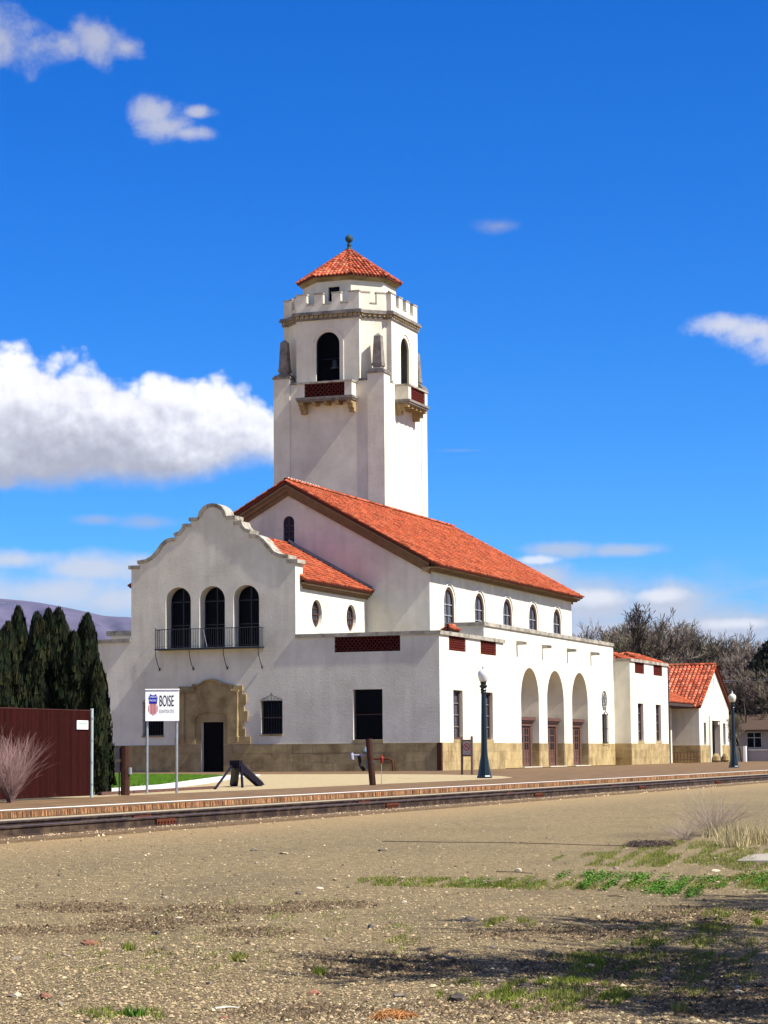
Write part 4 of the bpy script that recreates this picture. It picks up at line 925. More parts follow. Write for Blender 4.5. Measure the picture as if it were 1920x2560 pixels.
# track bed
fill = mat('light_ballast', (.36, .29, .18), .97, .25, 8, .9, 50, .02)
dirt = mat('dark_ballast', (.15, .10, .055), .97, .3, 6, .9, 50, .03)
mb = MB(); mb.box(PE-.02, 19.86, -100, 140, -.5, -.125); o = mb.build('track_fill', fill); o['kind'] = 'structure'
mb = MB(); mb.box(19.87, 22.3, -100, 140, -.5, -.285); o = mb.build('track_bed', dirt); o['kind'] = 'structure'
track = thing('railway_track', 'rusty railway track running along the brick platform edge', 'railway track', (20.66, -20, -.29))
rail_m = mat('rail_steel', (.030, .018, .013), .8, .3, 4, .3, 40, .004, spec=.15, col2=(.085, .055, .032), col2scale=3)
head_m = mat('rail_head', (.16, .13, .145), .5, .15, 5, metal=.7)
rust = mat('rust', (.10, .028, .014), .85, .3, 12, .5, 60, .01)
rp = [(-.07, 0), (.07, 0), (.07, .012), (.012, .03), (.012, .125), (.034, .135), (.034, .158), (-.034, .158), (-.034, .135), (-.012, .125), (-.012, .03), (-.07, .012)]
Lr = 11.8; mb = MB(); mb.prism(lambda u, v, d: (u, d, v), rp, 0, Lr); rme = mb.mesh('rail', rail_m)
mb = MB(); mb.box(-.034, .034, 0, Lr, .1585, .169); hme = mb.mesh('running_surface', head_m)
mb = MB(); mb.box(.013, .055, -.38, .38, .02, .12)
for i in range(6): mb.tube([(.055, -.32+i*.128, .07), (.085, -.32+i*.128, .07)], .022, 6)
mb.box(-.055, -.013, -.38, .38, .02, .12); jme = mb.mesh('joint_bar', rust)
mb = MB(); mb.box(-1.28, 1.28, -.11, .11, -.17, -.005); tme = mb.mesh('tie', mat('tie_timber', (.06, .045, .035), .9, .3, 5, .6, 20, .02))
for rx, ph in ((19.95, -64.9), (21.38, -78.7)):
    k0 = int((-100-ph)//Lr)
    for k in range(k0, k0+20):
        y0 = ph+k*Lr
        if y0 > 125: break
        if y0 < -112: continue
        r = inst(rme, 'rail', track, loc=(rx, y0+.008, -.289)); ROOTLOC[r.name] = (rx, y0+.008, -.289)
        inst(hme, 'running_surface', r, loc=(rx, y0+.008, -.289)); inst(jme, 'joint_bar', r, loc=(rx, y0, -.289))
y = -100
while y < 60: inst(tme, 'tie', track, loc=(20.66+rnd.uniform(-.04, .04), y, -.289)); y += .56
# foreground ground: a relief grid out to 60 m, coarse beyond
gcol = bpy.data.materials.new('bare_gravel_soil'); gcol.use_nodes = True; t = gcol.node_tree; nodes = t.nodes; l = t.links.new; p = nodes['Principled BSDF']; p.inputs['Roughness'].default_value = .97; p.inputs['Specular IOR Level'].default_value = .15
def nn(ty, **k):
    q = nodes.new(ty)
    for a, b in k.items(): setattr(q, a, b)
    return q
g = nn('ShaderNodeNewGeometry')
def nz(s, d=6, r=.6, st_=(1, 1, 1), off=(0, 0, 0)):
    mp = nn('ShaderNodeMapping'); mp.inputs['Scale'].default_value = st_; mp.inputs['Location'].default_value = off; l(g.outputs['Position'], mp.inputs[0]); q = nn('ShaderNodeTexNoise'); q.inputs['Scale'].default_value = s; q.inputs['Detail'].default_value = d; q.inputs['Roughness'].default_value = r; l(mp.outputs[0], q.inputs['Vector']); return q.outputs[0]
def mrp(x, a, b, lo=0, hi=1, smooth_=False):
    q = nn('ShaderNodeMapRange'); q.interpolation_type = 'SMOOTHSTEP' if smooth_ else 'LINEAR'; l(x, q.inputs[0])
    for i, v_ in zip((1, 2, 3, 4), (a, b, lo, hi)): q.inputs[i].default_value = v_
    return q.outputs[0]
def mxn(f, a, b, mode='MIX'):
    q = nn('ShaderNodeMix', data_type='RGBA', blend_type=mode)
    for s_, v_ in ((q.inputs[0], f), (q.inputs[6], a), (q.inputs[7], b)):
        if isinstance(v_, bpy.types.NodeSocket): l(v_, s_)
        else: s_.default_value = v_
    return q.outputs[2]
def mul(a, b):
    q = nn('ShaderNodeMath', operation='MULTIPLY'); l(a, q.inputs[0])
    if isinstance(b, bpy.types.NodeSocket): l(b, q.inputs[1])
    else: q.inputs[1].default_value = b
    return q.outputs[0]
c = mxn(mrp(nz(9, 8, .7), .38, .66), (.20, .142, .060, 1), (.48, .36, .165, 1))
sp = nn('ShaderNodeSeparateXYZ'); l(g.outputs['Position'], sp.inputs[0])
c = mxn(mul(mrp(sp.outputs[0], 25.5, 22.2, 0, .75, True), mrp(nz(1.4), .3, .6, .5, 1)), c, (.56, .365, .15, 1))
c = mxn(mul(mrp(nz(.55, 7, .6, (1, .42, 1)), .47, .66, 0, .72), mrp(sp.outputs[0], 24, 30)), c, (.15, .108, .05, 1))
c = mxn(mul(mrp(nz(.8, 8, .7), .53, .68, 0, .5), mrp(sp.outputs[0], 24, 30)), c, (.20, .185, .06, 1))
vo = nn('ShaderNodeTexVoronoi'); vo.inputs['Scale'].default_value = 34; l(g.outputs['Position'], vo.inputs['Vector'])
c = mxn(mrp(vo.outputs['Distance'], .05, .42, .0, .58), c, (.10, .08, .055, 1))
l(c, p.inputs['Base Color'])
bp = nn('ShaderNodeBump'); bp.inputs['Strength'].default_value = 1; bp.inputs['Distance'].default_value = .035; l(nz(16, 8, .75), bp.inputs['Height']); l(bp.outputs[0], p.inputs['Normal'])
rs = np.random.RandomState(3)
def grid(name, xs, ys, m, amp):
    Xg, Yg = np.meshgrid(xs, ys); Z = gz_np(Xg, Yg)
    if amp:
        A = rs.rand(*Z.shape)-.5; A = (A+np.roll(A, 1, 0)+np.roll(A, 1, 1)+np.roll(A, -1, 0)+np.roll(A, -1, 1))/5; Bq = rs.rand(Z.shape[0]//6+2, Z.shape[1]//6+2)-.5
        Bq = np.kron(Bq, np.ones((6, 6)))[:Z.shape[0], :Z.shape[1]]
        for _ in range(5): Bq = (Bq+np.roll(Bq, 2, 0)+np.roll(Bq, -2, 0)+np.roll(Bq, 2, 1)+np.roll(Bq, -2, 1))/5
        w_ = np.clip((Xg-21.9)/1.5, 0, 1); Z = Z+(A*amp+Bq*amp*1.2)*w_-.002
    V = np.stack([Xg, Yg, Z], -1).reshape(-1, 3); ny, nx = Z.shape; i = np.arange((ny-1)*nx).reshape(ny-1, nx)[:, :-1].ravel()
    Fq = np.stack([i, i+1, i+nx+1, i+nx], 1); me = bpy.data.meshes.new(name); me.vertices.add(len(V)); me.vertices.foreach_set('co', V.ravel()); me.loops.add(Fq.size); me.loops.foreach_set('vertex_index', Fq.ravel()); me.polygons.add(len(Fq)); me.polygons.foreach_set('loop_start', np.arange(0, Fq.size, 4)); me.polygons.foreach_set('loop_total', np.full(len(Fq), 4)); me.update(); me.materials.append(m); me.polygons.foreach_set('use_smooth', [True]*len(Fq))
    o = bpy.data.objects.new(name, me); C.objects.link(o); o['kind'] = 'structure'; return o
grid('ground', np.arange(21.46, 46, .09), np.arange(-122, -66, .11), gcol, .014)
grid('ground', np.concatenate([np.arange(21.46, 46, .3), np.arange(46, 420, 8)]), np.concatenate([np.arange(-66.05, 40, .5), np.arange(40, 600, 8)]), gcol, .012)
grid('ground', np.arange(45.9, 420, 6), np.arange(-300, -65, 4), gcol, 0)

# ================================================================== THINGS ON THE PLATFORM AND BY THE WALL
def lamp(base, H, label, globe_m, sc_=1.):
    t = thing('street_lamp', label, 'street lamp', (base[0], base[1], 0), 'lamp posts along the platform', local=True)
    def loc(mb): return mb
    s = H/4.19; b = sc_
    mb = MB(); mb.lathe([(.285*b, 0), (.285*b, .05), (.25*b, .10), (.235*b, .22), (.185*b, .5), (.13*b, .85), (.118*b, 1.05)], 8, (0, 0, 0), PI/8); mb.build('base', green_metal, t)
    mb = MB(); mb.lathe([(.115*b, 1.05), (.105*b, 2.0*s), (.085*b, 3.05*s), (.085*b, 3.12*s)], 8, (0, 0, 0), PI/8); mb.build('shaft', green_metal, t)
    mb = MB(); mb.lathe([(.085*b, 3.12*s), (.115*b, 3.16*s), (.095*b, 3.22*s), (.12*b, 3.28*s), (.09*b, 3.33*s), (.155*b, 3.4*s), (.155*b, 3.43*s), (.10*b, 3.46*s), (.12*b, 3.58*s)], 12); mb.build('collar', green_metal, t)
    mb = MB(); mb.lathe([(.12*b, 3.58*s), (.15*b, 3.62*s), (.2*b, 3.8*s), (.205*b, 3.88*s), (.17*b, 3.97*s), (.11*b, 4.02*s), (.055*b, 4.05*s)], 16); g = mb.build('globe', globe_m, t, smooth_=True)
    mb = MB(); mb.lathe([(.06*b, 4.05*s), (.045*b, 4.08*s), (.05*b, 4.12*s), (.02*b, 4.17*s), (.004*b, 4.22*s)], 8); mb.build('finial', mat('lamp_cap', (.5, .5, .46), .4), t)
    for o in t.children:
        ROOTLOC[o.name] = (0, 0, 0)
    return t
lamp((13.1, -33.7), 4.19, 'dark green lamp post with a white acorn globe in front of the station arcade', mat('lamp_glass', (.62, .63, .62), .15, .06, spec=.6), 1.)
lamp((13.6, 10.1), 4.19, 'dark green lamp post with a cream globe at the far right end of the platform', mat('lamp_glass_cream', (.62, .60, .46), .15, .06, spec=.6), 1.05)

# station name sign
sg = thing('station_sign', 'white station name board reading BOISE on two steel posts', 'sign', (14.1, -63.6, 0))
A0 = Vector((13.79, -63.80, 0)); A1 = Vector((14.50, -63.45, 0)); sd = (A1-A0).normalized(); sn = Vector((sd.y, -sd.x, 0))
SW = (A1-A0).length
def sgm(u, v, d): q_ = A0+sd*u-sn*d; return (q_.x, q_.y, v)
mb = MB(); mb.ubox(sgm, -.02, SW+.03, 1.80, 2.575, 0, .05); mb.ubox(sgm, -.03, SW+.04, 2.575, 2.60, -.02, .07); panel = mb.build('panel', mat('sign_white', (.86, .86, .84), .5, .01), sg)
for u in (.025, SW-.03): mb = MB(); mb.tube([sgm(u, 0, .09), sgm(u, 2.58, .09)], .036, 10); mb.build('post', galv, sg)
navy = mat('sign_navy', (.012, .02, .32), .5, 0); red_ = mat('sign_red', (.42, .02, .03), .5, 0); black = mat('sign_black', (.012, .012, .014), .5, 0)
def flat_poly(name, P, m, parent, z=-.006, th=.004, mp=sgm): mb = MB(); mb.prism(mp, P, z, z+th); return mb.build(name, m, parent)
def text(body, u, v, h, m, parent, fit=None, mp=None, o0=A0, dirv=sd, nv=sn, off=.006, name='lettering'):
    cu = bpy.data.curves.new(name, 'FONT'); cu.body = body; cu.size = 1; cu.extrude = .0
    o = bpy.data.objects.new(name, cu); C.objects.link(o); bpy.context.view_layer.update()
    dg = bpy.context.evaluated_depsgraph_get(); me = bpy.data.meshes.new_from_object(o.evaluated_get(dg)); bpy.data.objects.remove(o)
    xs = [v_.co.x for v_ in me.vertices]; ys = [v_.co.y for v_ in me.vertices]; w = max(xs)-min(xs); hh = max(ys)-min(ys)
    sx__ = (fit or w*h/hh)/w; sy_ = h/hh
    org = Vector(ROOTLOC.get(parent.name, (0, 0, 0)))
    for v_ in me.vertices:
        q_ = o0+dirv*(u+(v_.co.x-min(xs))*sx__)+nv*off+Vector((0, 0, v+(v_.co.y-min(ys))*sy_)); v_.co = q_-org
    me.materials.clear(); me.materials.append(m); o = bpy.data.objects.new(name, me); C.objects.link(o); o.parent = parent; return o
text('BOISE', .335, 2.165, .275, black, panel, fit=.355); text('ELEVATION 2753', .33, 2.0, .085, mat('sign_grey', (.18, .18, .2), .5, 0), panel, fit=.36)
def U(u, v): return (.05+u*.245, 1.93+v*.55)
sh_out = [U(.5, 0), U(.33, .07), (U(.14, .09)), U(.03, .22), U(.0, .38), U(.06, .5), U(.1, .55), U(.08, .7), U(.04, .8), U(.06, .87), U(.16, .93), U(.22, 1.0), U(.32, .95), U(.5, .93), U(.68, .95), U(.78, 1.0), U(.84, .93), U(.94, .87), U(.96, .8), U(.92, .7), U(.9, .55), U(.94, .5), U(1, .38), U(.97, .22), U(.86, .09), U(.67, .07)]
top_ = [U(.1, .55), U(.08, .7), U(.04, .8), U(.06, .87), U(.16, .93), U(.22, 1.0), U(.32, .95), U(.5, .93), U(.68, .95), U(.78, 1.0), U(.84, .93), U(.94, .87), U(.96, .8), U(.92, .7), U(.9, .55)]
emb = flat_poly('emblem', top_, navy, panel, -.005, .004)
for k, (a, lo) in enumerate(((.02, .22), (.17, .085), (.32, .06), (.46, .0), (.60, .06), (.75, .085), (.90, .22))): flat_poly('stripe', [U(a, lo+.02), U(a+.085, lo), U(a+.085, .56), U(a, .56)] if 0 < k < 6 else [U(a, lo), U(a+.06, lo-.06), U(a+.06, .5), U(a, .42)], red_ if k % 2 or True else red_, panel, -.0045, .003)
lb = mat('sign_pale', (.75, .78, .9), .5, 0)
text('UNION', .085, 2.375, .052, lb, panel, fit=.175, off=.0075); text('PACIFIC', .085, 2.285, .052, lb, panel, fit=.175, off=.0075)

# low no-smoking style notice on two timber posts
ns = thing('notice_board', 'low timber-post notice board with a red prohibition circle', 'sign', (8.4, -20.8, 0))
B0 = Vector(at_z(1156, 1936)[:3]); B1 = Vector(at_z(1184, 1937)[:3]); B0.z = B1.z = 0; nd = Vector((1, -.22, 0)).normalized(); nn_ = Vector((nd.y, -nd.x, 0))
B0 = Vector(at_z(1155.5, 1936.8)[:3]); B0.z = 0; B1 = B0+nd*.50
nW = (B1-B0).length
def nm(u, v, d): q_ = B0+nd*u-nn_*d; return (q_.x, q_.y, v)
tw = mat('weathered_timber', (.13, .085, .065), .9, .3, 6)
for u in (0, nW): mb = MB(); mb.tube([nm(u, 0, 0), nm(u, 1.62, 0), nm(u, 1.66, 0)], [.055, .055, .02], 8); mb.build('post', tw, ns)
mb = MB(); mb.ubox(nm, .05, nW-.05, .78, .86, -.02, .04); mb.ubox(nm, .05, nW-.05, 1.42, 1.5, -.02, .04); mb.build('rail', tw, ns)
mb = MB(); mb.ubox(nm, .055, nW-.055, .862, 1.418, -.01, .02); npn = mb.build('panel', mat('grey_panel', (.36, .33, .31), .6, .05), ns)
cx, cz = nW/2, 1.19
mb = MB(); n = 24
for i in range(n):
    a, b = 2*PI*i/n, 2*PI*(i+1)/n; R0, R1 = .165, .128
    mb.hexa([nm(cx+R*math.cos(t_), cz+R*math.sin(t_), d) for d in (-.018, -.011) for R, t_ in ((R0, a), (R0, b), (R1, b), (R1, a))])
mb.hexa([nm(cx+x_, cz+y_, d) for d in (-.017, -.012) for x_, y_ in ((-.11, .08), (-.08, .11), (.11, -.08), (.08, -.11))]); mb.build('prohibition_ring', red_, npn)
mb = MB(); mb.ubox(nm, cx-.075, cx+.05, cz-.012, cz+.014, -.0115, -.0102); mb.ubox(nm, cx+.0, cx+.04, cz+.03, cz+.045, -.0115, -.0102); mb.build('pictogram', black, npn)
mb = MB()
for k, v in enumerate((.94, .905)):
    u = .12
    while u < nW-.13: w = rnd.uniform(.02, .05); mb.ubox(nm, u, u+w, v, v+.018, -.0115, -.0102); u += w+.015
mb.build('small_print', mat('dim_print', (.2, .18, .17), .6), npn)

# bumping post
bp_ = thing('bumping_post', 'dark steel end-of-track bumping post with splayed legs', 'bumping post', (11.6, -52.8, 0))
bm = mat('bumper_steel', (.005, .004, .010), .6, .25, 8, .2, 40, .004, spec=.12)
def P2(px, py, y): q_ = at_y(px, py, y); return Vector(q_)
yb = -53.4
def beam(mb, a, b, w, t=None):
    a, b = Vector(a), Vector(b); d = (b-a).normalized(); s_ = d.cross(Vector((0, 1, 0))).normalized(); u_ = d.cross(s_).normalized(); t = t or w
    P = [a-s_*w/2-u_*t/2, a+s_*w/2-u_*t/2, a+s_*w/2+u_*t/2, a-s_*w/2+u_*t/2]; mb.hexa(P+[p+(b-a) for p in P])
H1 = P2(590, 1912, yb); 
mb = MB(); c1 = P2(575, 1901, yb); c2 = P2(604, 1920, yb); mb.box(c1.x+.04, c2.x-.02, yb-.12, yb+.12, c2.z, c1.z); mb.build('head_block', bm, bp_)
for (a, b, y0, y1, w, nme) in (((580, 1914), (537, 1973), yb+.0, -56.7, .07, 'strut'), ((590, 1915), (584, 1965), yb+.1, -51.3, .20, 'leg'), ((603, 1915), (606, 1969), yb-.1, -54.2, .06, 'strut'), ((598, 1908), (656, 1962), yb+.1, -49.6, .15, 'ramp_beam'), ((592, 1914), (650, 1965), yb-.1, -50.4, .15, 'ramp_beam')):
    pa = P2(*a, y0); pb = Vector(at_z(*b, 0)); mb = MB(); beam(mb, pa, pb, w, w*.8); mb.build(nme, bm, bp_)
# short timber posts
def wood_post(x, y, z1, r, label, lean=0.):
    mb = MB(); mb.tube([(x, y, 0), (x+lean*.5, y, z1*.5), (x+lean, y, z1)], r, 10); o = mb.build('timber_post', mat('creosoted_timber', (.05, .022, .014), .85, .35, 7, .6, 30, .01), loc=(x, y, 0)); return tag(o, label, 'post')
q0 = at_z(313, 1988); wood_post(q0[0], q0[1], 1.18, .115, 'thick dark timber post carrying meter boxes beside the lawn')
q1 = at_z(932, 1963); wood_post(q1[0], q1[1], 1.38, .10, 'dark weathered timber post leaning before the large wall window', -.12)
mb = MB(); mb.tube([tuple(at_z(954, 1963)), (at_z(954, 1963)[0]-.0, at_z(954, 1963)[1], .62)], .012, 6); o = mb.build('marker_rod', galv); tag(o, 'thin grey metal rod standing right of the leaning post', 'rod')
mt = thing('meter_box', 'grey electric meter boxes fixed on the thick timber post', 'meter box', (q0[0], q0[1], .5))
mb = MB(); mb.box(q0[0]-.24, q0[0]-.115, q0[1]-.08, q0[1]+.08, .86, 1.14); mb.build('box', mat('meter_grey', (.12, .12, .13), .6), mt)
mb = MB(); mb.box(q0[0]-.22, q0[0]-.115, q0[1]-.07, q0[1]+.07, .55, .80); mb.tube([(q0[0]-.16, q0[1], .55), (q0[0]-.16, q0[1], .0)], .02, 6); mb.build('conduit', mat('meter_grey', (.12, .12, .13)), mt)
mb = MB(); mb.box(q0[0]+.115, q0[0]+.155, q0[1]-.05, q0[1]+.05, .5, .66); mb.build('tag_plate', galv, mt)
# gas meter and pipes by the end wall
gm_ = thing('gas_meter', 'gas meter set with blue-grey regulator and rusty red pipe against the end wall', 'gas meter', (-3.9, -.6, 0))
gy = -.55; gmm = mat('meter_paint', (.13, .17, .19), .5, .2)
mb = MB(); mb.lathe([(.2, 0), (.24, .1), (.24, .4), (.16, .5), (.06, .56)], 12, (-3.75, gy, .15)); mb.build('meter_body', gmm, gm_, smooth_=True)
mb = MB(); mb.lathe([(.05, 0), (.2, .03), (.22, .12), (.1, .2), (.05, .35)], 12, (-4.0, gy, .95)); mb.build('regulator', gmm, gm_, smooth_=True)
mb = MB(); mb.tube([(-4.85, gy, .62), (-4.8, gy, .85), (-4.05, gy, .85)], .06, 8); mb.tube([(-4.8, gy-.05, .98), (-4.74, gy-.05, .62)], .09, 8); mb.build('valve_arm', mat('pale_pipe', (.35, .34, .42), .5), gm_)
mb = MB(); mb.tube([(-3.8, gy, .66), (-2.72, gy, .66), (-2.52, gy, .58), (-2.46, gy, .0)], .055, 8); mb.build('pipe', rust, gm_)
mb = MB(); mb.tube([(-4.4, gy, .8), (-4.3, gy, .3), (-4.1, gy, .05)], .1, 8); mb.build('pipe', mat('dark_pipe', (.02, .02, .022), .6), gm_)
mb = MB(); mb.lathe([(.06, -.22), (.1, -.2), (.1, .05), (.04, .12), (.03, .22)], 10, (-3.08, gy, .66)); mb.build('valve', mat('red_valve', (.28, .035, .02), .6), gm_)

# ---- slatted privacy fence at the left
fx = 14.62; fr = at_z(222, 1994); fy1_ = -68.35; fy0_ = -82
fn = thing('slatted_fence', 'tall chain link fence with dark red-brown privacy slats', 'fence', (fx, -74, 0))
slm = mat('privacy_slat', (.028, .0055, .004), .9, .14, 3, tint=.3, spec=.04)
mb = MB(); y = fy0_
while y < fy1_-.08:
    mb.tint = rnd.random(); h = 1.97+rnd.uniform(-.012, .012); mb.box(fx-.004+rnd.uniform(-.006, .006), fx+.004, y, y+.043, .04, h); y += .05
mb.build('slat', slm, fn, recalc=False, kind='stuff')
mb = MB()      # chain link wires
y = fy0_
while y < fy1_-.1: mb.tube([(fx+.018, y, .04), (fx+.018, y+.03, .04)], .002, 3); y += 2
for k in range(60):
    pass
y = fy0_
while y < fy1_-.05:
    z = .06; zz = []
    pts = [(fx+.012, y+(.03 if i % 2 else 0), .05+i*.158) for i in range(13)]; mb.tube(pts, .0016, 3, cap=False); y += .06
mb.build('chain_link', mat('link_brown', (.06, .018, .014), .6, .3, spec=.1), fn, recalc=False, kind='stuff')
for y in (-72.9, -77.3, -81.8): mb = MB(); mb.tube([(fx-.04, y, 0), (fx-.04, y, 1.98)], .03, 6); mb.build('post', mat('dark_post', (.02, .008, .006), .6), fn)
mb = MB(); mb.tube([(fx, fy1_, 0), (fx, fy1_, 2.03)], .038, 8); mb.build('end_post', mat('end_post_paint', (.42, .52, .48), .4, .1, metal=.3), fn)
for z in (.3, .8, 1.3, 1.8): mb = MB(); mb.tube([(fx, fy1_, z-.012), (fx, fy1_, z+.02)], .045, 8); mb.build('band', galv, fn)
mb = MB(); mb.tube([(fx+.0, fy0_, 1.98), (fx, fy1_, 1.98)], .014, 5); mb.build('top_wire', mat('link_brown', (.1, .03, .02)), fn)
pl_ = MB(); pl_.box(fx+.03, fx+.036, -69.15, -68.6, 1.55, 1.75); o = pl_.build('fence_notice', white_paint, loc=(fx+.03, -68.9, 1.6)); tag(o, 'small white notice plate fixed high on the brown fence beside the end post', 'notice')
pr2 = MB(); pr2.box(fx+.0365, fx+.038, -69.05, -68.7, 1.66, 1.70); pr2.box(fx+.0365, fx+.038, -69.02, -68.74, 1.61, 1.625); q_ = pr2.build('print', mat('sage_print', (.25, .42, .36), .6)); q_.parent = o; q_.matrix_parent_inverse = Matrix.Translation(-Vector(o.location))
# little shed at the far left edge
shd = thing('shed', 'small white shed with pale green roof at the left edge behind the fence', 'shed', (9.0, -62, 0))
sp_ = at_y(2, 1778, -60.0); sx_1 = at_y(11, 1778, -60.)[0]; 
mb = MB(); mb.box(sx_1-2.0, sx_1, -60, -57, 0, at_y(8, 1768, -60.)[2]); mb.build('wall', white_paint, shd)
zt_ = at_y(0, 1738, -60.)[2]; ze_ = at_y(12, 1764, -60.)[2]
mb = MB(); mb.prism(lambda u, v, d: (u, d, v), [(sx_1+.06, ze_), (sx_1-.33, zt_+.12), (sx_1-1.7, zt_+.12), (sx_1-2.06, ze_)], -60.15, -56.9); mb.build('roof', mat('pale_green_roof', (.42, .5, .46), .6), shd)

# ================================================================== VEGETATION
def leafmat(name, c1, c2, tint=.5): return mat(name, c1, .8, .25, 3, tint=tint, col2=c2, col2scale=2.5, spec=.15)
arb_m = leafmat('arborvitae_foliage', (.0065, .012, .003), (.020, .018, .005), .95)
bark = mat('bark', (.09, .07, .05), .95, .3, 6)
def arborvitae(seed, H, R):
    r = np.random.RandomState(seed); n = int(9500*H/4.5*max(1., R/.5)); mb = MB()
    u = r.rand(n)**.85; ang = r.rand(n)*2*PI
    lob = 1+.16*np.sin(ang*3+seed)+.12*np.sin(ang*5+u*9+seed*2)+.14*np.sin(u*23+seed)*np.sin(ang*2+seed)+.16*np.sin(u*11+seed*3)*np.cos(ang+seed)
    prof_ = np.minimum(1, (1-u)**.5*1.22)*np.minimum(1, .8+u*1.6)
    rad = R*prof_*lob*(.58+.42*r.rand(n)**.5+.22*(r.rand(n) < .06))
    V = np.zeros((n*3, 3)); T = np.zeros(n*3)
    cx, cy, cz_ = rad*np.cos(ang), rad*np.sin(ang), .03+u*H
    s_ = .05+.07*r.rand(n); tl = r.rand(n)*.6; tang = ang+PI/2+r.uniform(-.9, .9, n)
    V[0::3] = np.stack([cx-np.cos(tang)*s_*.5, cy-np.sin(tang)*s_*.5, cz_], 1); V[1::3] = np.stack([cx+np.cos(tang)*s_*.5, cy+np.sin(tang)*s_*.5, cz_+r.uniform(-.02, .02, n)], 1)
    V[2::3] = np.stack([cx+np.cos(ang)*s_*.55*tl, cy+np.sin(ang)*s_*.55*tl, cz_+s_*2.0], 1)
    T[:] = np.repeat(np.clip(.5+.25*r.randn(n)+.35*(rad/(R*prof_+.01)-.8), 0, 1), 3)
    me = bpy.data.meshes.new('foliage'); me.vertices.add(n*3); me.vertices.foreach_set('co', V.ravel()); me.loops.add(n*3); me.loops.foreach_set('vertex_index', np.arange(n*3)); me.polygons.add(n); me.polygons.foreach_set('loop_start', np.arange(0, n*3, 3)); me.polygons.foreach_set('loop_total', np.full(n, 3)); me.update()
    a = me.attributes.new('tint', 'FLOAT', 'POINT'); a.data.foreach_set('value', T); me.materials.append(arb_m); return me
core_m = mat('foliage_core', (.008, .012, .004), .95, .2)
ameshes = {}
arbs = [(20, 1574, 12.6, .46, 'first, half-cut at the picture edge'), (46, 1535, 11.9, .44, 'tallest pointed one behind the fence at far left'), (92, 1550, 12.3, .44, 'blunt-topped one third from the left'), (121, 1540, 11.6, .40, 'slim one at the middle of the row'), (147, 1539, 12.2, .50, 'with the long right-hand slope just right of the middle'), (184, 1598, 11.5, .50, 'lowest one, in the dip before the last spire'), (219, 1553, 12.4, .44, 'tall spire nearest the station wall'), (244, 1665, 12.7, .33, 'short one stepping down towards the lawn'), (3, 1600, 12.9, .5, 'cut by the left edge')]
ylist = [-66, -64.5, -65, -64.2, -63.6, -64.8, -64.6, -64.9, -66.8]
for k, ((px, pt, xx, R, lab), yy) in enumerate(zip(arbs, ylist)):
    d = at_y(px, pt, yy-.0); x = d[0]; H = d[2]
    t = thing('arborvitae', 'dark evergreen column tree, '+lab, 'tree', (x, yy, 0), 'evergreen columns behind the fence', local=True)
    o = inst(arborvitae(10+k, H, R*1.1), 'crown', t)
    mb = MB(); mb.lathe([(R*.5, .05), (R*.62, H*.3), (R*.5, H*.6), (R*.2, H*.85), (.02, H*.97)], 9); mb.build('inner_foliage', core_m, t)
    mb = MB(); mb.tube([(0, 0, -.05), (0, 0, .4)], .06, 6); mb.build('trunk', bark, t)

def branch_mesh(seed, H, spread=.55, levels=5, kids=3, r0=.22, twist=.25, upb=.25, name='crown', m=bark, minr=.008, trunkfrac=.22, thin=.62, sides=4, shrink=.68):
    r = random.Random(seed); mb = MB(); tk = MB()
    def rec(p, d, Ln, rad, lv):
        n = 3 if lv < 3 else 2; pts = [p]; dd = d.copy()
        for i in range(n):
            dd = (dd+Vector((r.uniform(-1, 1), r.uniform(-1, 1), r.uniform(-.6, 1)))*twist*.6+Vector((0, 0, upb*.12))).normalized(); pts.append(pts[-1]+dd*(Ln/n))
        tgt = tk if lv == 0 else mb
        tgt.tint = r.random(); tgt.tube(pts, max(minr, rad), 6 if lv == 0 else (sides if lv < 3 else 3), r2=max(minr*.7, rad*thin), cap=False)
        if lv >= levels: return
        k = kids+(1 if r.random() < .4 else 0)
        for i in range(k):
            f_ = r.uniform(.45, 1.) if i else 1.; q_ = pts[0].lerp(pts[-1], f_) if n < 2 else pts[min(n, max(1, int(round(f_*n))))]
            a = r.uniform(0, 2*PI); o1 = dd.orthogonal().normalized(); o2 = dd.cross(o1); s_ = spread*r.uniform(.6, 1.35)
            nd_ = (dd+(o1*math.cos(a)+o2*math.sin(a))*s_+Vector((0, 0, upb))).normalized()
            rec(q_, nd_, Ln*shrink*r.uniform(.75, 1.15), rad*.62, lv+1)
    rec(Vector((0, 0, 0)), Vector((r.uniform(-.05, .05), r.uniform(-.05, .05), 1)), H*trunkfrac, r0, 0)
    return tk.mesh('trunk', m, recalc=False), mb.mesh(name, m, recalc=False)
bark_g = mat('twig_grey_brown', (.16, .125, .10), .95, .2, 1, tint=.7, spec=.05, col2=(.12, .11, .06), col2scale=.15)
bark_d = mat('twig_dark', (.06, .045, .032), .95, .2, 1, tint=.5)
bts = [branch_mesh(s_, 11, .70, 7, 3, .13, .34, .2, m=bark_g, minr=.0095, trunkfrac=.17, shrink=.76) for s_ in (1, 2, 3, 5)]
tall = branch_mesh(9, 13, .5, 6, 3, .2, .35, .15, m=bark_d, minr=.018, trunkfrac=.38, shrink=.62)
def hmax(me): return max(v_.co.z for v_ in me.vertices)
bh = [hmax(b[1]) for b in bts]
def bare_tree(px, pt, Y, k, label, rot, pair=None, w=1.):
    p = at_y(px, pt, Y); tr, cr_2 = pair or bts[k]; h = hmax(cr_2); s_ = (p[2]+.1)/h*(1.03 if pair is None and Y > 95 else 1.)
    t = thing('bare_tree', label, 'tree', (p[0], p[1], -.1), 'leafless trees behind the station', local=True); t.scale = (s_*w, s_*w, s_); t.rotation_euler = (0, 0, rot)
    inst(tr, 'trunk', t); inst(cr_2, 'crown', t); return t
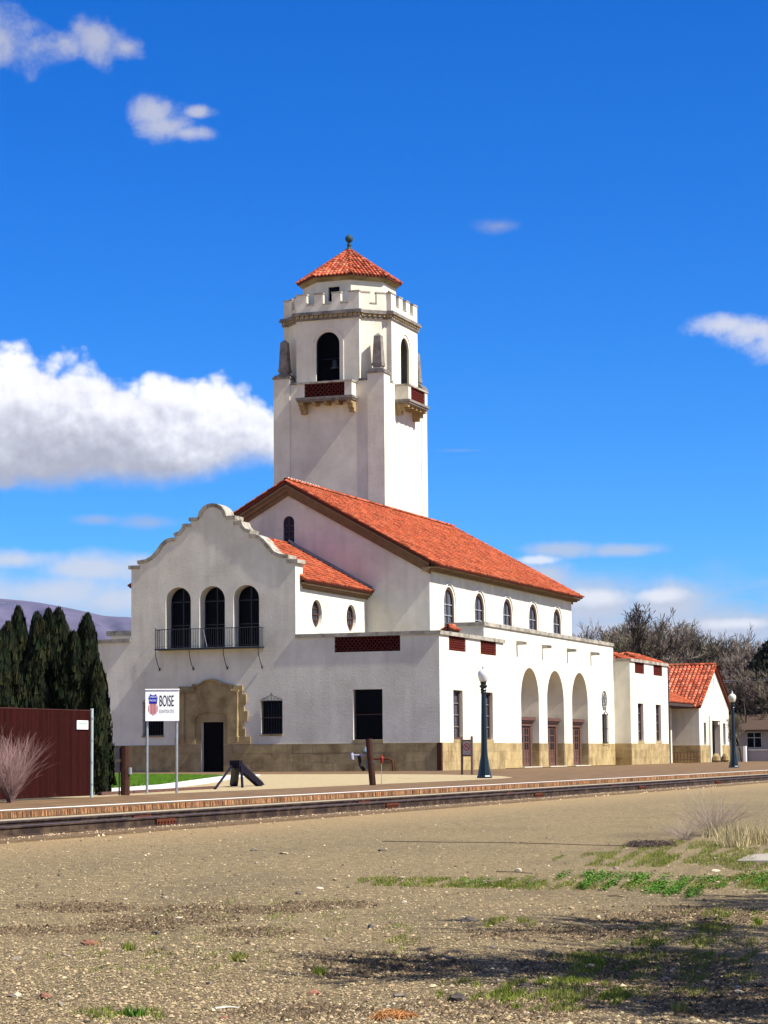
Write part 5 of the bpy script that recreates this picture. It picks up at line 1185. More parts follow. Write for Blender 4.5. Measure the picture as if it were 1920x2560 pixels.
BT = [(1450, 1585, 100, 0, 'small leafless tree just right of the hall eaves', .3, 1.), (1520, 1555, 108, 1, 'round leafless tree over the far station wing', 1.2, 1.1), (1570, 1530, 100, 2, 'dense twiggy tree left of the tall dark one', 2., 1.1), (1612, 1545, 118, 3, 'leafless tree behind the tall dark trunk', 3., 1.2), (1690, 1560, 108, 0, 'leafless tree over the orange barrel tile roof', 4.1, 1.2), (1740, 1572, 122, 1, 'broad leafless tree above the small gable', 5.1, 1.2), (1782, 1572, 104, 2, 'leafless tree rising straight behind the gable point', .9, 1.2), (1830, 1590, 116, 3, 'leafless tree above the far lamp post', 2.2, 1.2), (1868, 1600, 100, 0, 'drooping leafless tree right of the far lamp globe', 3.7, 1.2), (1912, 1592, 110, 1, 'leafless tree at the right edge of the picture', 5.6, 1.3), (1660, 1600, 96, 3, 'low leafless tree between the two tile roofs', .5, 1.3), (1850, 1660, 90, 2, 'low twiggy tree behind the overhead wires', 1.7, 1.4), (1755, 1660, 92, 1, 'low leafless tree close behind the small gable', 2.9, 1.4), (1905, 1650, 92, 3, 'low leafless tree at the right edge above the grey house', 4.4, 1.4), (1545, 1640, 92, 0, 'low leafless tree behind the hipped tile roof', 5.0, 1.4), (1600, 1620, 90, 2, 'low leafless tree behind the far parapet', 3.3, 1.4)]
for a in BT: bare_tree(a[0], a[1], a[2], a[3], a[4], a[5], None, a[6])
bare_tree(1672, 1502, 96, 0, 'tall dark crooked tree standing above all the others', 1.0, tall)
bare_tree(1852, 1775, 70, 0, 'slender bare tree in front of the grey house', 2.2, bts[3], .8)
bare_tree(1886, 1700, 82, 0, 'dark bare tree over the grey house roof', .2, tall, 1.2)
# dark evergreens behind
def conifer(seed, H, R):
    r = np.random.RandomState(seed); n = 9000; u = r.rand(n); ang = r.rand(n)*2*PI; rad = R*((1-u)**.55)*(.35+.65*r.rand(n)**.5)*(1+.25*np.sin(ang*4+u*19+seed)); s_ = .12+.16*r.rand(n)
    c_ = np.stack([rad*np.cos(ang), rad*np.sin(ang), u*H], 1); V = np.zeros((n*3, 3))
    for i in range(3): V[i::3] = c_+r.uniform(-1, 1, (n, 3))*s_[:, None]
    me = bpy.data.meshes.new('crown'); me.vertices.add(n*3); me.vertices.foreach_set('co', V.ravel()); me.loops.add(n*3); me.loops.foreach_set('vertex_index', np.arange(n*3)); me.polygons.add(n); me.polygons.foreach_set('loop_start', np.arange(0, n*3, 3)); me.polygons.foreach_set('loop_total', np.full(n, 3)); me.update()
    a = me.attributes.new('tint', 'FLOAT', 'POINT'); a.data.foreach_set('value', np.repeat(r.rand(n), 3)); me.materials.append(leafmat('dark_evergreen', (.010, .013, .007), (.028, .022, .010))); return me
cm = [conifer(1, 8, 3.4), conifer(2, 8, 3.8), conifer(4, 8, 3.0)]
for k, (px, pt, Y, lab) in enumerate(((1815, 1722, 94, 'dark evergreen behind the small gable slope'), (1856, 1690, 93, 'dark evergreen behind the far lamp post'), (1898, 1640, 91, 'tall dark evergreen at the right edge'), (1935, 1600, 92, 'dark evergreen cut by the right edge'), (1875, 1730, 88.6, 'low dark evergreen just above the grey house'), (1830, 1745, 90, 'low dark evergreen right of the gable'), (1915, 1735, 89.5, 'low dark evergreen at the right edge'))):
    p = at_y(px, pt, Y); t = thing('evergreen_tree', lab, 'tree', (p[0], p[1], -.1), 'dark evergreens behind the bare trees', local=True); s_ = (p[2]+.1)/8; t.scale = (s_*1.0, s_*1.0, s_); inst(cm[k % 3], 'crown', t); mb = MB(); mb.tube([(0, 0, 0), (0, 0, 7)], .22, 6, .05); mb.build('trunk', bark, t)
# far thicket closing the view between the trunks
r2 = random.Random(5)
mb = MB()
for i in range(9000):
    x = -34+r2.random()**.8*62; Y = 124+r2.uniform(0, 10); hh = (4.2+3.2*(.5+.5*math.sin(x*.35)*math.cos(x*.13+1)))*r2.uniform(.35, 1.0); z0 = r2.uniform(0, hh); a = r2.uniform(-.5, .5); Ln = r2.uniform(.5, 1.5); w = r2.uniform(.02, .05); mb.tint = r2.random()
    mb.add([(x, Y, z0), (x+w, Y+.03, z0), (x+a*Ln+w*.5, Y+r2.uniform(-.3, .3), z0+Ln)], [(0, 1, 2)])
o = mb.build('thicket', mat('thicket_twigs', (.075, .06, .04), .95, .2, 1, tint=.5), recalc=False); tag(o, 'brown leafless thicket filling the gaps behind the trees', 'thicket', kind='stuff')

# grey house beyond the trees
hg = thing('grey_house', 'low grey stucco house with white-framed windows behind the far lamp', 'house', (4, 82, 0))
HYs = 80.; gx0 = at_y(1822, 1880, HYs)[0]; gx1 = gx0+9; gm2 = mat('grey_stucco', (.30, .28, .27), .95, .12)
zb, ztp = -.4, at_y(1880, 1829, HYs)[2]
def hp(px, py): q_ = at_y(px, py, HYs); return q_[0], q_[2]
w0 = hp(1866, 1830); w1 = hp(1905, 1870); wa = hp(1828, 1831); wb_ = hp(1848, 1867)
mb = MB(); mb.prism(south(HYs), rect(gx0-2, gx1, zb, ztp), 0, .3, [rect(w0[0], w1[0], w1[1], w0[1]), rect(wa[0], wb_[0], wb_[1], wa[1])]); mb.box(gx0-2, gx1, HYs+.3, HYs+7, zb, ztp-.01); mb.build('wall', gm2, hg)
for a, b in ((w0, w1), (wa, wb_)):
    mb = MB(); mb.ubox(south(HYs), a[0]+.01, b[0]-.01, b[1]+.01, a[1]-.01, .12, .16); f = mb.build('window', glass_dark, hg); mb = MB(); cw = (a[0]+b[0])/2; ch = a[1]-(a[1]-b[1])*.36
    for u0, u1, v0, v1 in ((a[0], b[0], a[1]-.07, a[1]), (a[0], b[0], b[1], b[1]+.07), (a[0], a[0]+.06, b[1]+.07, a[1]-.07), (b[0]-.06, b[0], b[1]+.07, a[1]-.07), (cw-.03, cw+.03, b[1]+.07, a[1]-.07)): mb.ubox(south(HYs), u0, u1, v0, v1, .03, .118)
    mb.ubox(south(HYs), a[0]+.06, b[0]-.06, ch-.03, ch+.03, .035, .117); mb.build('window_frame', mat('frame_pale', (.42, .45, .45), .6), f)
mb = MB(); mb.hexa([(gx0-2.6, HYs-.7, ztp), (gx1, HYs-.7, ztp), (gx1, HYs+7, ztp), (gx0-2.6, HYs+7, ztp), (gx0-2.6, HYs-.7, ztp+.16), (gx1, HYs-.7, ztp+.16), (gx1, HYs+7, ztp+1.6), (gx0-2.6, HYs+7, ztp+1.6)]); mb.build('roof', mat('brown_roof', (.07, .045, .03), .9), hg)
# garden wall with a white end pier
GY = 76.; ga = at_y(1838, 1866, GY); gb = at_y(1858, 1866, GY)
mb = MB(); mb.box(ga[0]-1.6, gb[0]-.01, GY, GY+.3, -.3, ga[2]); w1_ = mb.build('garden_wall', gm2); tag(w1_, 'short grey wall just right of the far lamp post', 'wall')
mb = MB(); mb.box(gb[0], gb[0]+.22, GY-.05, GY+.35, -.3, ga[2]+.02); o = mb.build('gate_pier', white_paint); tag(o, 'narrow white pier at the end of the short grey wall', 'pier')
gc = at_y(1870, 1874, GY); mb = MB(); mb.box(gb[0]+.23, gb[0]+9, GY+1, GY+1.3, -.3, gc[2]-.06); o = mb.build('low_wall', gm2); tag(o, 'long low grey wall running off the right edge under the window', 'wall')
mb = MB(); mb.box(gb[0]+.23, gb[0]+9, GY+.95, GY+1.35, gc[2]-.06, gc[2]); q_ = mb.build('coping', white_plaster); q_.parent = o
for k, (ya, yb_, lab) in enumerate(((1702, 1694, 'upper thin overhead wire at the far right'), (1706, 1699, 'second overhead wire, close under the top one'), (1729, 1727, 'faint overhead wire above the lamp globe level'), (1793, 1790, 'lowest pale overhead wire crossing the lamp post'))):
    a = at_y(1800 if k < 3 else 1822, ya, 88.); b = at_y(1960, yb_, 88.); mb = MB(); mb.tube([tuple(a), ((a[0]+b[0])/2, 88, (a[2]+b[2])/2-.05), tuple(b)], .028, 4); o = mb.build('overhead_wire', mat('pale_wire', (.55, .52, .48), .6)); tag(o, lab, 'wire')

# bare reddish bush in front of the fence
bushm = mat('bush_twig', (.30, .19, .17), .9, .2, 3, tint=.4)
def twiggy(seed, n, H, R, m, name='twigs', r0=.006, fork=3, droop=.25):
    r = random.Random(seed); mb = MB()
    for i in range(n):
        a = r.uniform(0, 2*PI); s_ = r.random()**.6; L_ = H*r.uniform(.55, 1.); mb.tint = r.random()
        p = Vector((r.uniform(-.06, .06), r.uniform(-.06, .06), 0)); pts = [p]; d = Vector((math.cos(a)*s_*R/H*1.2, math.sin(a)*s_*R/H*1.2, 1)).normalized()
        for k in range(5): d = (d+Vector((r.uniform(-.15, .15), r.uniform(-.15, .15), -droop*k*.12))).normalized(); pts.append(pts[-1]+d*L_/5)
        mb.tube(pts, r0, 3, r2=r0*.4, cap=False)
        for f_ in range(fork):
            k = r.randint(1, 4); q_ = pts[k]; d2 = (pts[k+1]-pts[k]).normalized()+Vector((r.uniform(-.6, .6), r.uniform(-.6, .6), r.uniform(-.1, .4))); d2.normalize(); l2 = L_*r.uniform(.15, .4); mb.tube([q_, q_+d2*l2*.5+Vector((0, 0, .01)), q_+d2*l2], r0*.55, 3, r2=r0*.25, cap=False)
    return mb.mesh(name, m, recalc=False)
bb = at_z(22, 2006, 0.); t = thing('bare_bush', 'leafless reddish twiggy bush in front of the brown fence', 'bush', (bb[0]+.2, bb[1]-.3, 0), local=True)
inst(twiggy(3, 230, 1.5, .80, bushm, r0=.0034, fork=9, droop=.3), 'twigs', t)
# weeds along the fence foot
dryg = mat('dry_grass', (.40, .33, .17), .9, .2, 6, tint=.45); greeng = mat('green_grass', (.13, .165, .022), .85, .25, 6, tint=.5, spec=.08, col2=(.24, .22, .07), col2scale=3); weedm = mat('weed_leaf', (.06, .135, .016), .8, .35, 4, tint=.7, spec=.08)
def blades(pts, h0, h1, w, lean, m, name, label=None, kind='stuff', seed=1, parent=None, cat='grass', loc=None):
    r = np.random.RandomState(seed); n = len(pts); P = np.array(pts); h = r.uniform(h0, h1, n); a = r.rand(n)*2*PI; la = r.rand(n)*2*PI; ln = r.rand(n)*lean*h
    V = np.zeros((n*3, 3)); V[0::3] = P-np.stack([np.cos(a), np.sin(a), 0*a], 1)*w/2; V[1::3] = P+np.stack([np.cos(a), np.sin(a), 0*a], 1)*w/2; V[2::3] = P+np.stack([np.cos(la)*ln, np.sin(la)*ln, h], 1)
    if loc is not None: V -= np.array(loc)
    me = bpy.data.meshes.new(name); me.vertices.add(n*3); me.vertices.foreach_set('co', V.ravel()); me.loops.add(n*3); me.loops.foreach_set('vertex_index', np.arange(n*3)); me.polygons.add(n); me.polygons.foreach_set('loop_start', np.arange(0, n*3, 3)); me.polygons.foreach_set('loop_total', np.full(n, 3)); me.update()
    at = me.attributes.new('tint', 'FLOAT', 'POINT'); at.data.foreach_set('value', np.repeat(r.rand(n), 3)); me.materials.append(m); o = bpy.data.objects.new(name, me); C.objects.link(o)
    if loc is not None: o.location = loc
    if parent is not None: o.parent = parent
    if label: tag(o, label, cat, kind=kind)
    return o
R_ = np.random.RandomState(12)
# lawn blades
poly = [Vector((*at_z(x, y, 0)[:2], 0)) for x, y in ((200, 1978), (245, 1973), (400, 1961), (480, 1950), (545, 1941), (560, 1939), (430, 1937), (255, 1935.5))]
from mathutils.geometry import intersect_point_tri_2d
tris = tessellate_polygon([poly]); pts = []
ars = [abs((poly[b]-poly[a]).cross(poly[c_]-poly[a]).z) for a, b, c_ in tris]; tot = sum(ars)
for (a, b, c_), ar in zip(tris, ars):
    n = int(90000*ar/tot); u = R_.rand(n); v = R_.rand(n); k = u+v > 1; u[k], v[k] = 1-u[k], 1-v[k]
    A_, B_, C_ = (np.array(poly[i]) for i in (a, b, c_)); pts.append(A_+np.outer(u, B_-A_)+np.outer(v, C_-A_))
blades(np.concatenate(pts), .03, .07, .02, .8, mat('lawn_blades', (.085, .20, .012), .85, .35, 1.5, tint=.5, spec=.08, col2=(.14, .20, .03), col2scale=.8), 'lawn', 'green mown lawn beside the station end wall', seed=2)

# patches on the gravel: pixel ellipses -> points on the ground
def patch(cx, cy, rx, ry, n, seed, power=.6, cut=None):
    r = np.random.RandomState(seed); out = []; f = np.random.RandomState(seed+50)
    ph = f.rand(6)*6
    while len(out) < n:
        a = r.rand()*2*PI; q_ = r.rand()**power; px = cx+rx*q_*math.cos(a); py = cy+ry*q_*math.sin(a)
        w = math.sin(px*.045+ph[0])+math.sin(py*.16+ph[1])+math.sin(px*.11+py*.2+ph[2])
        if w < (cut if cut is not None else -9)+r.uniform(-.6, .6): continue
        g_ = at_g(px, py); out.append((g_.x, g_.y, g_.z-.003))
    return out
pts = []
for cx, cy, rx, ry, n, cut in ((1700, 2135, 190, 34, 12000, -.3), (1560, 2150, 180, 20, 4500, .3), (1880, 2150, 90, 30, 4500, -.3), (1480, 2208, 520, 18, 10000, .2), (1180, 2208, 300, 12, 3000, .6), (1870, 2200, 80, 25, 3500, 0), (1390, 2490, 180, 42, 9000, .1), (1480, 2410, 120, 25, 3500, .3), (1700, 2370, 200, 60, 4500, .6), (1270, 2310, 70, 14, 1100, .3), (1000, 2205, 140, 12, 1500, .5), (1650, 2440, 260, 60, 3000, .9), (1800, 2300, 120, 40, 1800, .8), (400, 2400, 300, 60, 900, 1.2), (700, 2300, 300, 60, 900, 1.2), (300, 2540, 120, 22, 900, .4), (990, 2350, 60, 40, 600, .8), (1150, 2480, 60, 30, 900, .8)):
    pts += patch(cx, cy, rx, ry, n, int(cx+cy), cut=cut)
blades(np.array(pts), .012, .045, .006, 1.2, greeng, 'short_grass', 'thin short green grass spreading in patches over the gravel', seed=3)
pts = []
for k, (cx, cy, rx, ry, n) in enumerate(((1465, 2196, 75, 13, 900), (1500, 2218, 60, 10, 800), (1590, 2202, 130, 14, 1500), (1660, 2223, 100, 14, 1600), (1700, 2240, 60, 10, 600), (1745, 2213, 75, 14, 800), (1900, 2208, 65, 26, 1500), (1790, 2203, 60, 10, 300), (1250, 2212, 120, 8, 350))):
    pts += patch(cx, cy, rx, ry, n, 300+k, cut=-.2)
pts = np.array(pts)
# broad weed leaves: small tilted quads
r = np.random.RandomState(8); n = len(pts); V = np.zeros((n*4, 3)); s_ = r.uniform(.008, .020, n); a = r.rand(n)*2*PI; hh = r.rand(n)**1.4*.055+.005
dx, dy = np.cos(a)*s_, np.sin(a)*s_
ctr = pts+np.stack([0*a, 0*a, hh], 1)
V[0::4] = ctr-np.stack([dx, dy, .3*s_], 1); V[1::4] = ctr+np.stack([dy*.6, -dx*.6, 0*a], 1); V[2::4] = ctr+np.stack([dx, dy, .5*s_], 1); V[3::4] = ctr+np.stack([-dy*.6, dx*.6, .2*s_], 1)
me = bpy.data.meshes.new('weeds'); me.vertices.add(n*4); me.vertices.foreach_set('co', V.ravel()); me.loops.add(n*4); me.loops.foreach_set('vertex_index', np.arange(n*4)); me.polygons.add(n); me.polygons.foreach_set('loop_start', np.arange(0, n*4, 4)); me.polygons.foreach_set('loop_total', np.full(n, 4)); me.update(); at = me.attributes.new('tint', 'FLOAT', 'POINT'); at.data.foreach_set('value', np.repeat(r.rand(n), 4)); me.materials.append(weedm)
o = bpy.data.objects.new('broadleaf_weeds', me); C.objects.link(o); tag(o, 'bright green broadleaf weeds in a ragged band across the gravel', 'weeds', kind='stuff')
for k, (px, py, n, rx, lab) in enumerate(((596, 2401, 260, 20, 'compact green weed tuft on the lower left gravel'), (322, 2373, 110, 18, 'sparse green weed tuft left of centre near a flat stone'), (800, 2436, 150, 14, 'small green weed tuft below the centre of the gravel'), (335, 2540, 160, 26, 'low green weed tuft at the bottom edge'), (1700, 2528, 170, 22, 'green weed tuft in the shade near the bottom right'), (1895, 2308, 130, 12, 'dark weed tuft in the shade at the right edge'), (1495, 2412, 240, 28, 'bright green tuft in the tree shade'), (1250, 2213, 150, 14, 'small leafy tuft at the left end of the weed band'))):
    g_ = at_g(px, py); P = np.array(patch(px, py, rx, 6, n, 700+k)); blades(P, .02, .07, .010, .9, greeng if k != 3 else weedm, 'weed_tuft', lab, None, 20+k, loc=tuple(g_), cat='weed')
# dry grass clumps
for k, (px, py, n, rx, h, lab) in enumerate(((1838, 2112, 900, 45, .42, 'tall clump of straw-coloured dry grass at the right'), (1905, 2105, 700, 40, .36, 'straw-coloured dry grass clump cut by the right edge'), (1790, 2090, 300, 40, .3, 'thin pale dry grass just left of the tall clump'))):
    g_ = at_g(px, py); P = np.array(patch(px, py, rx, 8, n, 800+k)); blades(P, h*.3, h, .010, .7, dryg, 'dry_grass_clump', lab, None, 40+k, loc=tuple(g_), cat='grass')
g_ = at_g(1790, 2090); t = thing('dry_bush', 'wispy purple-brown dry bush behind the straw grass', 'bush', tuple(g_), local=True); inst(twiggy(7, 120, .95, 1.35, mat('purple_twig', (.33, .26, .21), .95, .2, 3, tint=.4), r0=.0022, fork=6), 'twigs', t)
g_ = at_g(1715, 2100); t = thing('dry_bush', 'thin low dry bush left of the wispy one', 'bush', tuple(g_), local=True); inst(twiggy(8, 90, .5, 1.0, mat('purple_twig', (.33, .26, .21)), r0=.002, fork=5), 'twigs', t)
def tangle(px, py, rx, n, h, m, name, label, cat, seed, r0=.0035):
    r = random.Random(seed); g0 = at_g(px, py); mb = MB(); s_ = rx
    for i in range(n):
        a = r.uniform(0, 2*PI); q_ = r.random()**.5; c_ = Vector((g0.x+s_*q_*math.cos(a), g0.y+s_*1.2*q_*math.sin(a), g0.z)); mb.tint = r.random(); R3 = r.uniform(.3, 1)*h; d = Vector((r.uniform(-1, 1), r.uniform(-1, 1), 0)).normalized()
        mb.tube([c_+d*(t_-.5)*R3*3+Vector((0, 0, R3*math.sin(PI*t_)*r.uniform(.5, 1))) for t_ in (0, .33, .66, 1)], r0, 3, cap=False)
    o = mb.build(name, m, loc=tuple(g0), recalc=False); return tag(o, label, cat)
tangle(1625, 2116, .32, 240, .12, mat('dead_brush', (.10, .07, .06), .95, .2, 3, tint=.4), 'brush_pile', 'dark tangle of dead brush at the end of the ground wire', 'brush', 3)
tangle(985, 2545, .10, 260, .05, mat('orange_straw', (.42, .20, .07), .95, .2, 3, tint=.4), 'straw_clump', 'small orange-brown clump of dead straw at the bottom edge', 'straw', 4, .0022)
# wire lying on the ground
mb = MB(); mb.tube([tuple(at_g(x, y)+Vector((0, 0, .012))) for x, y in ((955, 2105), (1100, 2107), (1250, 2108), (1400, 2112), (1500, 2115), (1585, 2117))], .006, 5); o = mb.build('ground_wire', mat('wire_black', (.07, .055, .04), .9)); tag(o, 'long dark wire lying across the gravel towards the brush', 'wire')
for px0, py0, px1, py1, rr, lab, c_ in ((538, 2526, 598, 2524, .006, 'short pale stick lying at the bottom left', (.6, .56, .48)), (1240, 2181, 1332, 2186, .008, 'crooked brown stick beside a round pale stone', (.14, .10, .07)), (1520, 2243, 1558, 2245, .006, 'short dark twig under the weed band', (.10, .07, .05)), (1815, 2243, 1885, 2249, .007, 'long dark twig near the right edge', (.10, .07, .05))):
    a, b = at_g(px0, py0), at_g(px1, py1); m_ = (a+b)/2+Vector((0, .03, .01)); mb = MB(); mb.tube([a+Vector((0, 0, .012)), m_+Vector((.0, 0, .006)), b+Vector((0, 0, .012))], rr, 5, rr*.5); o = mb.build('stick', mat('stick_%d' % px0, c_, .9)); tag(o, lab, 'stick')
# concrete patch at the right edge
P = [tuple(at_g(x, y)[:2]) for x, y in ((1842, 2156), (1868, 2138), (1960, 2132), (1960, 2160))]; zz_ = at_g(1890, 2150).z+.02
mb = MB(); mb.prism(lambda u, v, d: (u, v, d), P, zz_-.05, zz_); o = mb.build('concrete_slab', mat('worn_concrete', (.30, .26, .21), .95, .2, 8, .5, 40, .01)); tag(o, 'flat worn concrete slab set in the ground at the right edge', 'slab')

# ---- stones
def rockmesh(seed, flat=.6, det=1):
    b = bmesh.new(); bmesh.ops.create_icosphere(b, subdivisions=det, radius=1); r = random.Random(seed)
    for v_ in b.verts:
        n_ = 1+r.uniform(-.24, .24); v_.co *= n_; v_.co.z *= flat; v_.co.x *= 1.2
    me = bpy.data.meshes.new('stone'); b.to_mesh(me); b.free(); return me
def rmat(name, c_): return mat(name, c_, .95, .25, 12, .6, 60, .006, objrand=.3)
stone_ms = [rmat('stone_pale', (.44, .37, .26)), rmat('stone_tan', (.32, .24, .14)), rmat('stone_grey', (.20, .165, .13)), rmat('stone_dark', (.09, .075, .065)), rmat('stone_red', (.26, .12, .075))]
special = [(113, 2495, 14, 4, .6, 'rounded reddish-brown stone at the bottom left'), (785, 2485, 14, 4, .55, 'reddish-brown angular stone at bottom centre'), (558, 2548, 10, 4, .6, 'small red stone on the bottom edge'), (225, 2361, 20, 4, .4, 'flat reddish slab-like stone lower left'), (38, 2399, 12, 2, .35, 'thin flat grey stone near the left edge'), (1143, 2503, 19, 3, .75, 'large dark jagged stone bottom centre right'), (1172, 2305, 18, 3, .55, 'dark pair-like lump of stone in the middle right'), (1296, 2178, 8, 0, .8, 'round pale egg-like stone by the crooked stick'), (1540, 2174, 7, 2, .8, 'small upright grey stone in the thin grass'), (955, 2129, 9, 3, .5, 'dark stone close under the ground wire'), (635, 2126, 9, 2, .5, 'grey-brown flat stone in the upper gravel'), (1665, 2450, 11, 2, .6, 'grey stone in the shade at lower right'), (1462, 2424+20, 8, 2, .6, 'small grey stone beside the bright tuft'), (445, 2297, 9, 0, .4, 'pale flat stone near the wheel ruts'), (413, 2246, 7, 0, .6, 'small white stone left of centre'), (930, 2322, 10, 2, .9, 'upright pointed grey stone in mid gravel'), (1255, 2500-220+6, 10, 1, .4, 'flat tan stone right of centre'), (800, 2222, 9, 0, .35, 'pale flat stone near the grass start'), (745, 2255-20, 6, 3, .8, 'small dark cube-like stone'), (1005, 2195, 9, 0, .3, 'flat pale stone lying in the thin grass'), (1245, 2449+5, 6, 0, .8, 'small white pebble by the dark lump'), (1790, 2178, 10, 0, .3, 'pale flat stone in the right-hand grass'), (710, 2135, 12, 0, .25, 'wide pale flat stone in the upper gravel'), (1010, 2262-4, 6, 0, .8, 'small white stone right of the upright one'), (1310, 2455+12, 13, 3, .5, 'low dark stone at the head of the lower grass'), (1905, 2468, 10, 3, .6, 'dark stone at the lower right edge'), (1360, 2452, 14, 3, .6, 'dark broken clod right of the low dark stone'), (1000, 2492, 22, 2, .3, 'long flat grey stone at lower centre')]
sm = [rockmesh(100+k, 1., 2) for k in range(5)]
for k, (px, py, rp_, mi, fl, lab) in enumerate(special):
    g_ = at_g(px, py); dist = (g_-Vector(CAM)).length; R = rp_*dist/FPX; me = sm[k % 5].copy(); me.materials.append(stone_ms[mi]); o = bpy.data.objects.new('rock', me); C.objects.link(o); o.location = g_+Vector((0, 0, R*fl*.35)); o.scale = (R, R, R*fl); o.rotation_euler = (rnd.uniform(-.2, .2), rnd.uniform(-.2, .2), rnd.uniform(0, 6)); tag(o, lab, 'stone')
pm = []
for k in range(12): me = rockmesh(k, .62, 1); me.materials.append(stone_ms[[0, 0, 1, 1, 2, 0, 1, 2, 3, 1, 0, 2][k]]); pm.append(me)
lab4 = {0: 'small pale stone lying loose among many on the gravel', 1: 'small tan stone lying loose among many on the gravel', 2: 'small grey stone lying loose among many on the gravel', 3: 'small dark stone lying loose among many on the gravel'}
for i in range(300):
    px = rnd.uniform(-10, 1930); py = 2560-470*rnd.random()**1.1
    g_ = at_g(px, py); d = (g_-Vector(CAM)).length; R = rnd.uniform(.009, .017)*(1+.8*(rnd.random() < .12)); k = rnd.randrange(12); o = bpy.data.objects.new('stone', pm[k]); C.objects.link(o); o.location = g_+Vector((0, 0, R*.3)); o.scale = (R, R, R); o.rotation_euler = (0, 0, rnd.uniform(0, 6)); mi = [0, 0, 1, 1, 2, 0, 1, 2, 3, 1, 0, 2][k]; tag(o, lab4[mi], 'stone', ['loose pale stones', 'loose tan stones', 'loose grey stones', 'loose dark stones'][mi])
# fine gravel, joined
def pebbles(n, seed, smin, smax, m, name, label, dens=1.0):
    r = np.random.RandomState(seed); px = r.uniform(-60, 1980, n); py = 2000+590*r.rand(n)**dens
    # on the ground: intersect with the relief
    D = CF[None]+CX[None]*((px-960)/FPX)[:, None]-CU[None]*((py-1280)/FPX)[:, None]; z = np.full(n, -.45)
    for _ in range(6): t_ = (z-CAM[2])/D[:, 2]; X_, Y_ = CAM[0]+D[:, 0]*t_, CAM[1]+D[:, 1]*t_; z = gz_np(X_, Y_)
    k = (X_ > 21.7) & (Y_ < 40); X_, Y_, z = X_[k], Y_[k], z[k]; n = len(X_); dist = np.sqrt((X_-CAM[0])**2+(Y_-CAM[1])**2)
    base_ = np.array([(1, 0, 0), (.2, .9, 0), (-.9, .5, 0), (-.7, -.6, 0), (.4, -.9, 0), (.1, 0, .8), (0, 0, -.4)], dtype=float); fs = np.array([(0, 1, 5), (1, 2, 5), (2, 3, 5), (3, 4, 5), (4, 0, 5)])
    V = base_[None]*r.uniform(.65, 1.3, (n, 7, 1)); a = r.rand(n)*2*PI; s_ = r.uniform(smin, smax, n)*(1+1.2*(r.rand(n) < .06)); ca, sa = np.cos(a)[:, None], np.sin(a)[:, None]
    Xv = (V[:, :, 0]*ca-V[:, :, 1]*sa)*s_[:, None]+X_[:, None]; Yv = (V[:, :, 0]*sa+V[:, :, 1]*ca)*s_[:, None]+Y_[:, None]; Zv = V[:, :, 2]*s_[:, None]*.8+z[:, None]+.004
    VV = np.stack([Xv, Yv, Zv], -1).reshape(-1, 3); Fs = (fs[None]+np.arange(n)[:, None, None]*7).reshape(-1)
    me = bpy.data.meshes.new(name); me.vertices.add(len(VV)); me.vertices.foreach_set('co', VV.ravel()); me.loops.add(len(Fs)); me.loops.foreach_set('vertex_index', Fs); me.polygons.add(len(Fs)//3); me.polygons.foreach_set('loop_start', np.arange(0, len(Fs), 3)); me.polygons.foreach_set('loop_total', np.full(len(Fs)//3, 3)); me.update()
    at = me.attributes.new('tint', 'FLOAT', 'POINT'); at.data.foreach_set('value', np.repeat(r.rand(n), 7)); me.materials.append(m); o = bpy.data.objects.new(name, me); C.objects.link(o); return tag(o, label, 'gravel', kind='stuff')
pebbles(80000, 1, .003, .010, mat('gravel_mix', (.245, .182, .098), .95, .2, 5, tint=.7), 'gravel', 'fine mixed gravel strewn over the bare ground', .9)
pebbles(3200, 2, .004, .011, mat('gravel_pale', (.50, .40, .235), .95, .2, 5, tint=.3), 'pale_gravel', 'scattered paler pebbles over the bare ground', .9)
pebbles(14000, 3, .005, .013, mat('gravel_dark', (.12, .085, .055), .95, .2, 5, tint=.4), 'dark_gravel', 'scattered darker pebbles and clods over the bare ground', .9)
def clods(bands, seed):
    r = np.random.RandomState(seed); base_ = np.array([(1, 0, 0), (.2, .9, 0), (-.9, .5, 0), (-.7, -.6, 0), (.4, -.9, 0), (.1, 0, .8)], dtype=float); fs = [(0, 1, 5), (1, 2, 5), (2, 3, 5), (3, 4, 5), (4, 0, 5)]; mb = MB()
    for k, (cx, cy, rx, ry, n) in enumerate(bands):
        for (x, y, z) in patch(cx, cy, rx, ry, int(n*1.5), 900+k, power=.8):
            s_ = r.uniform(.005, .014)*(1+(r.rand() < .1)*1.2); a = r.rand()*6.28; ca, sa = math.cos(a)*s_, math.sin(a)*s_; mb.tint = r.rand(); q = base_*r.uniform(.7, 1.3, (6, 1))
            mb.add([(x+v[0]*ca-v[1]*sa, y+v[0]*sa+v[1]*ca, z+v[2]*s_+.002) for v in q], fs)
    o = mb.build('clods', mat('dark_clod', (.10, .07, .04), .97, .25, 8, tint=.6), recalc=False); tag(o, 'bands of dark broken clods along the old wheel ruts', 'soil', kind='stuff')
clods([(190, 2268, 150, 14, 1500), (420, 2300, 190, 12, 1500), (580, 2275, 230, 12, 1800), (90, 2328, 170, 12, 1200), (330, 2318, 140, 14, 1100), (640, 2330, 130, 14, 1100), (900, 2415, 160, 34, 2200), (1050, 2420, 150, 26, 1500), (1400, 2335, 260, 18, 2000), (1680, 2290, 260, 26, 2400), (1580, 2420, 300, 50, 3600), (1250, 2520, 260, 34, 2000), (760, 2530, 200, 24, 1300), (1780, 2500, 180, 50, 2200), (820, 2262, 130, 12, 800)], 5)
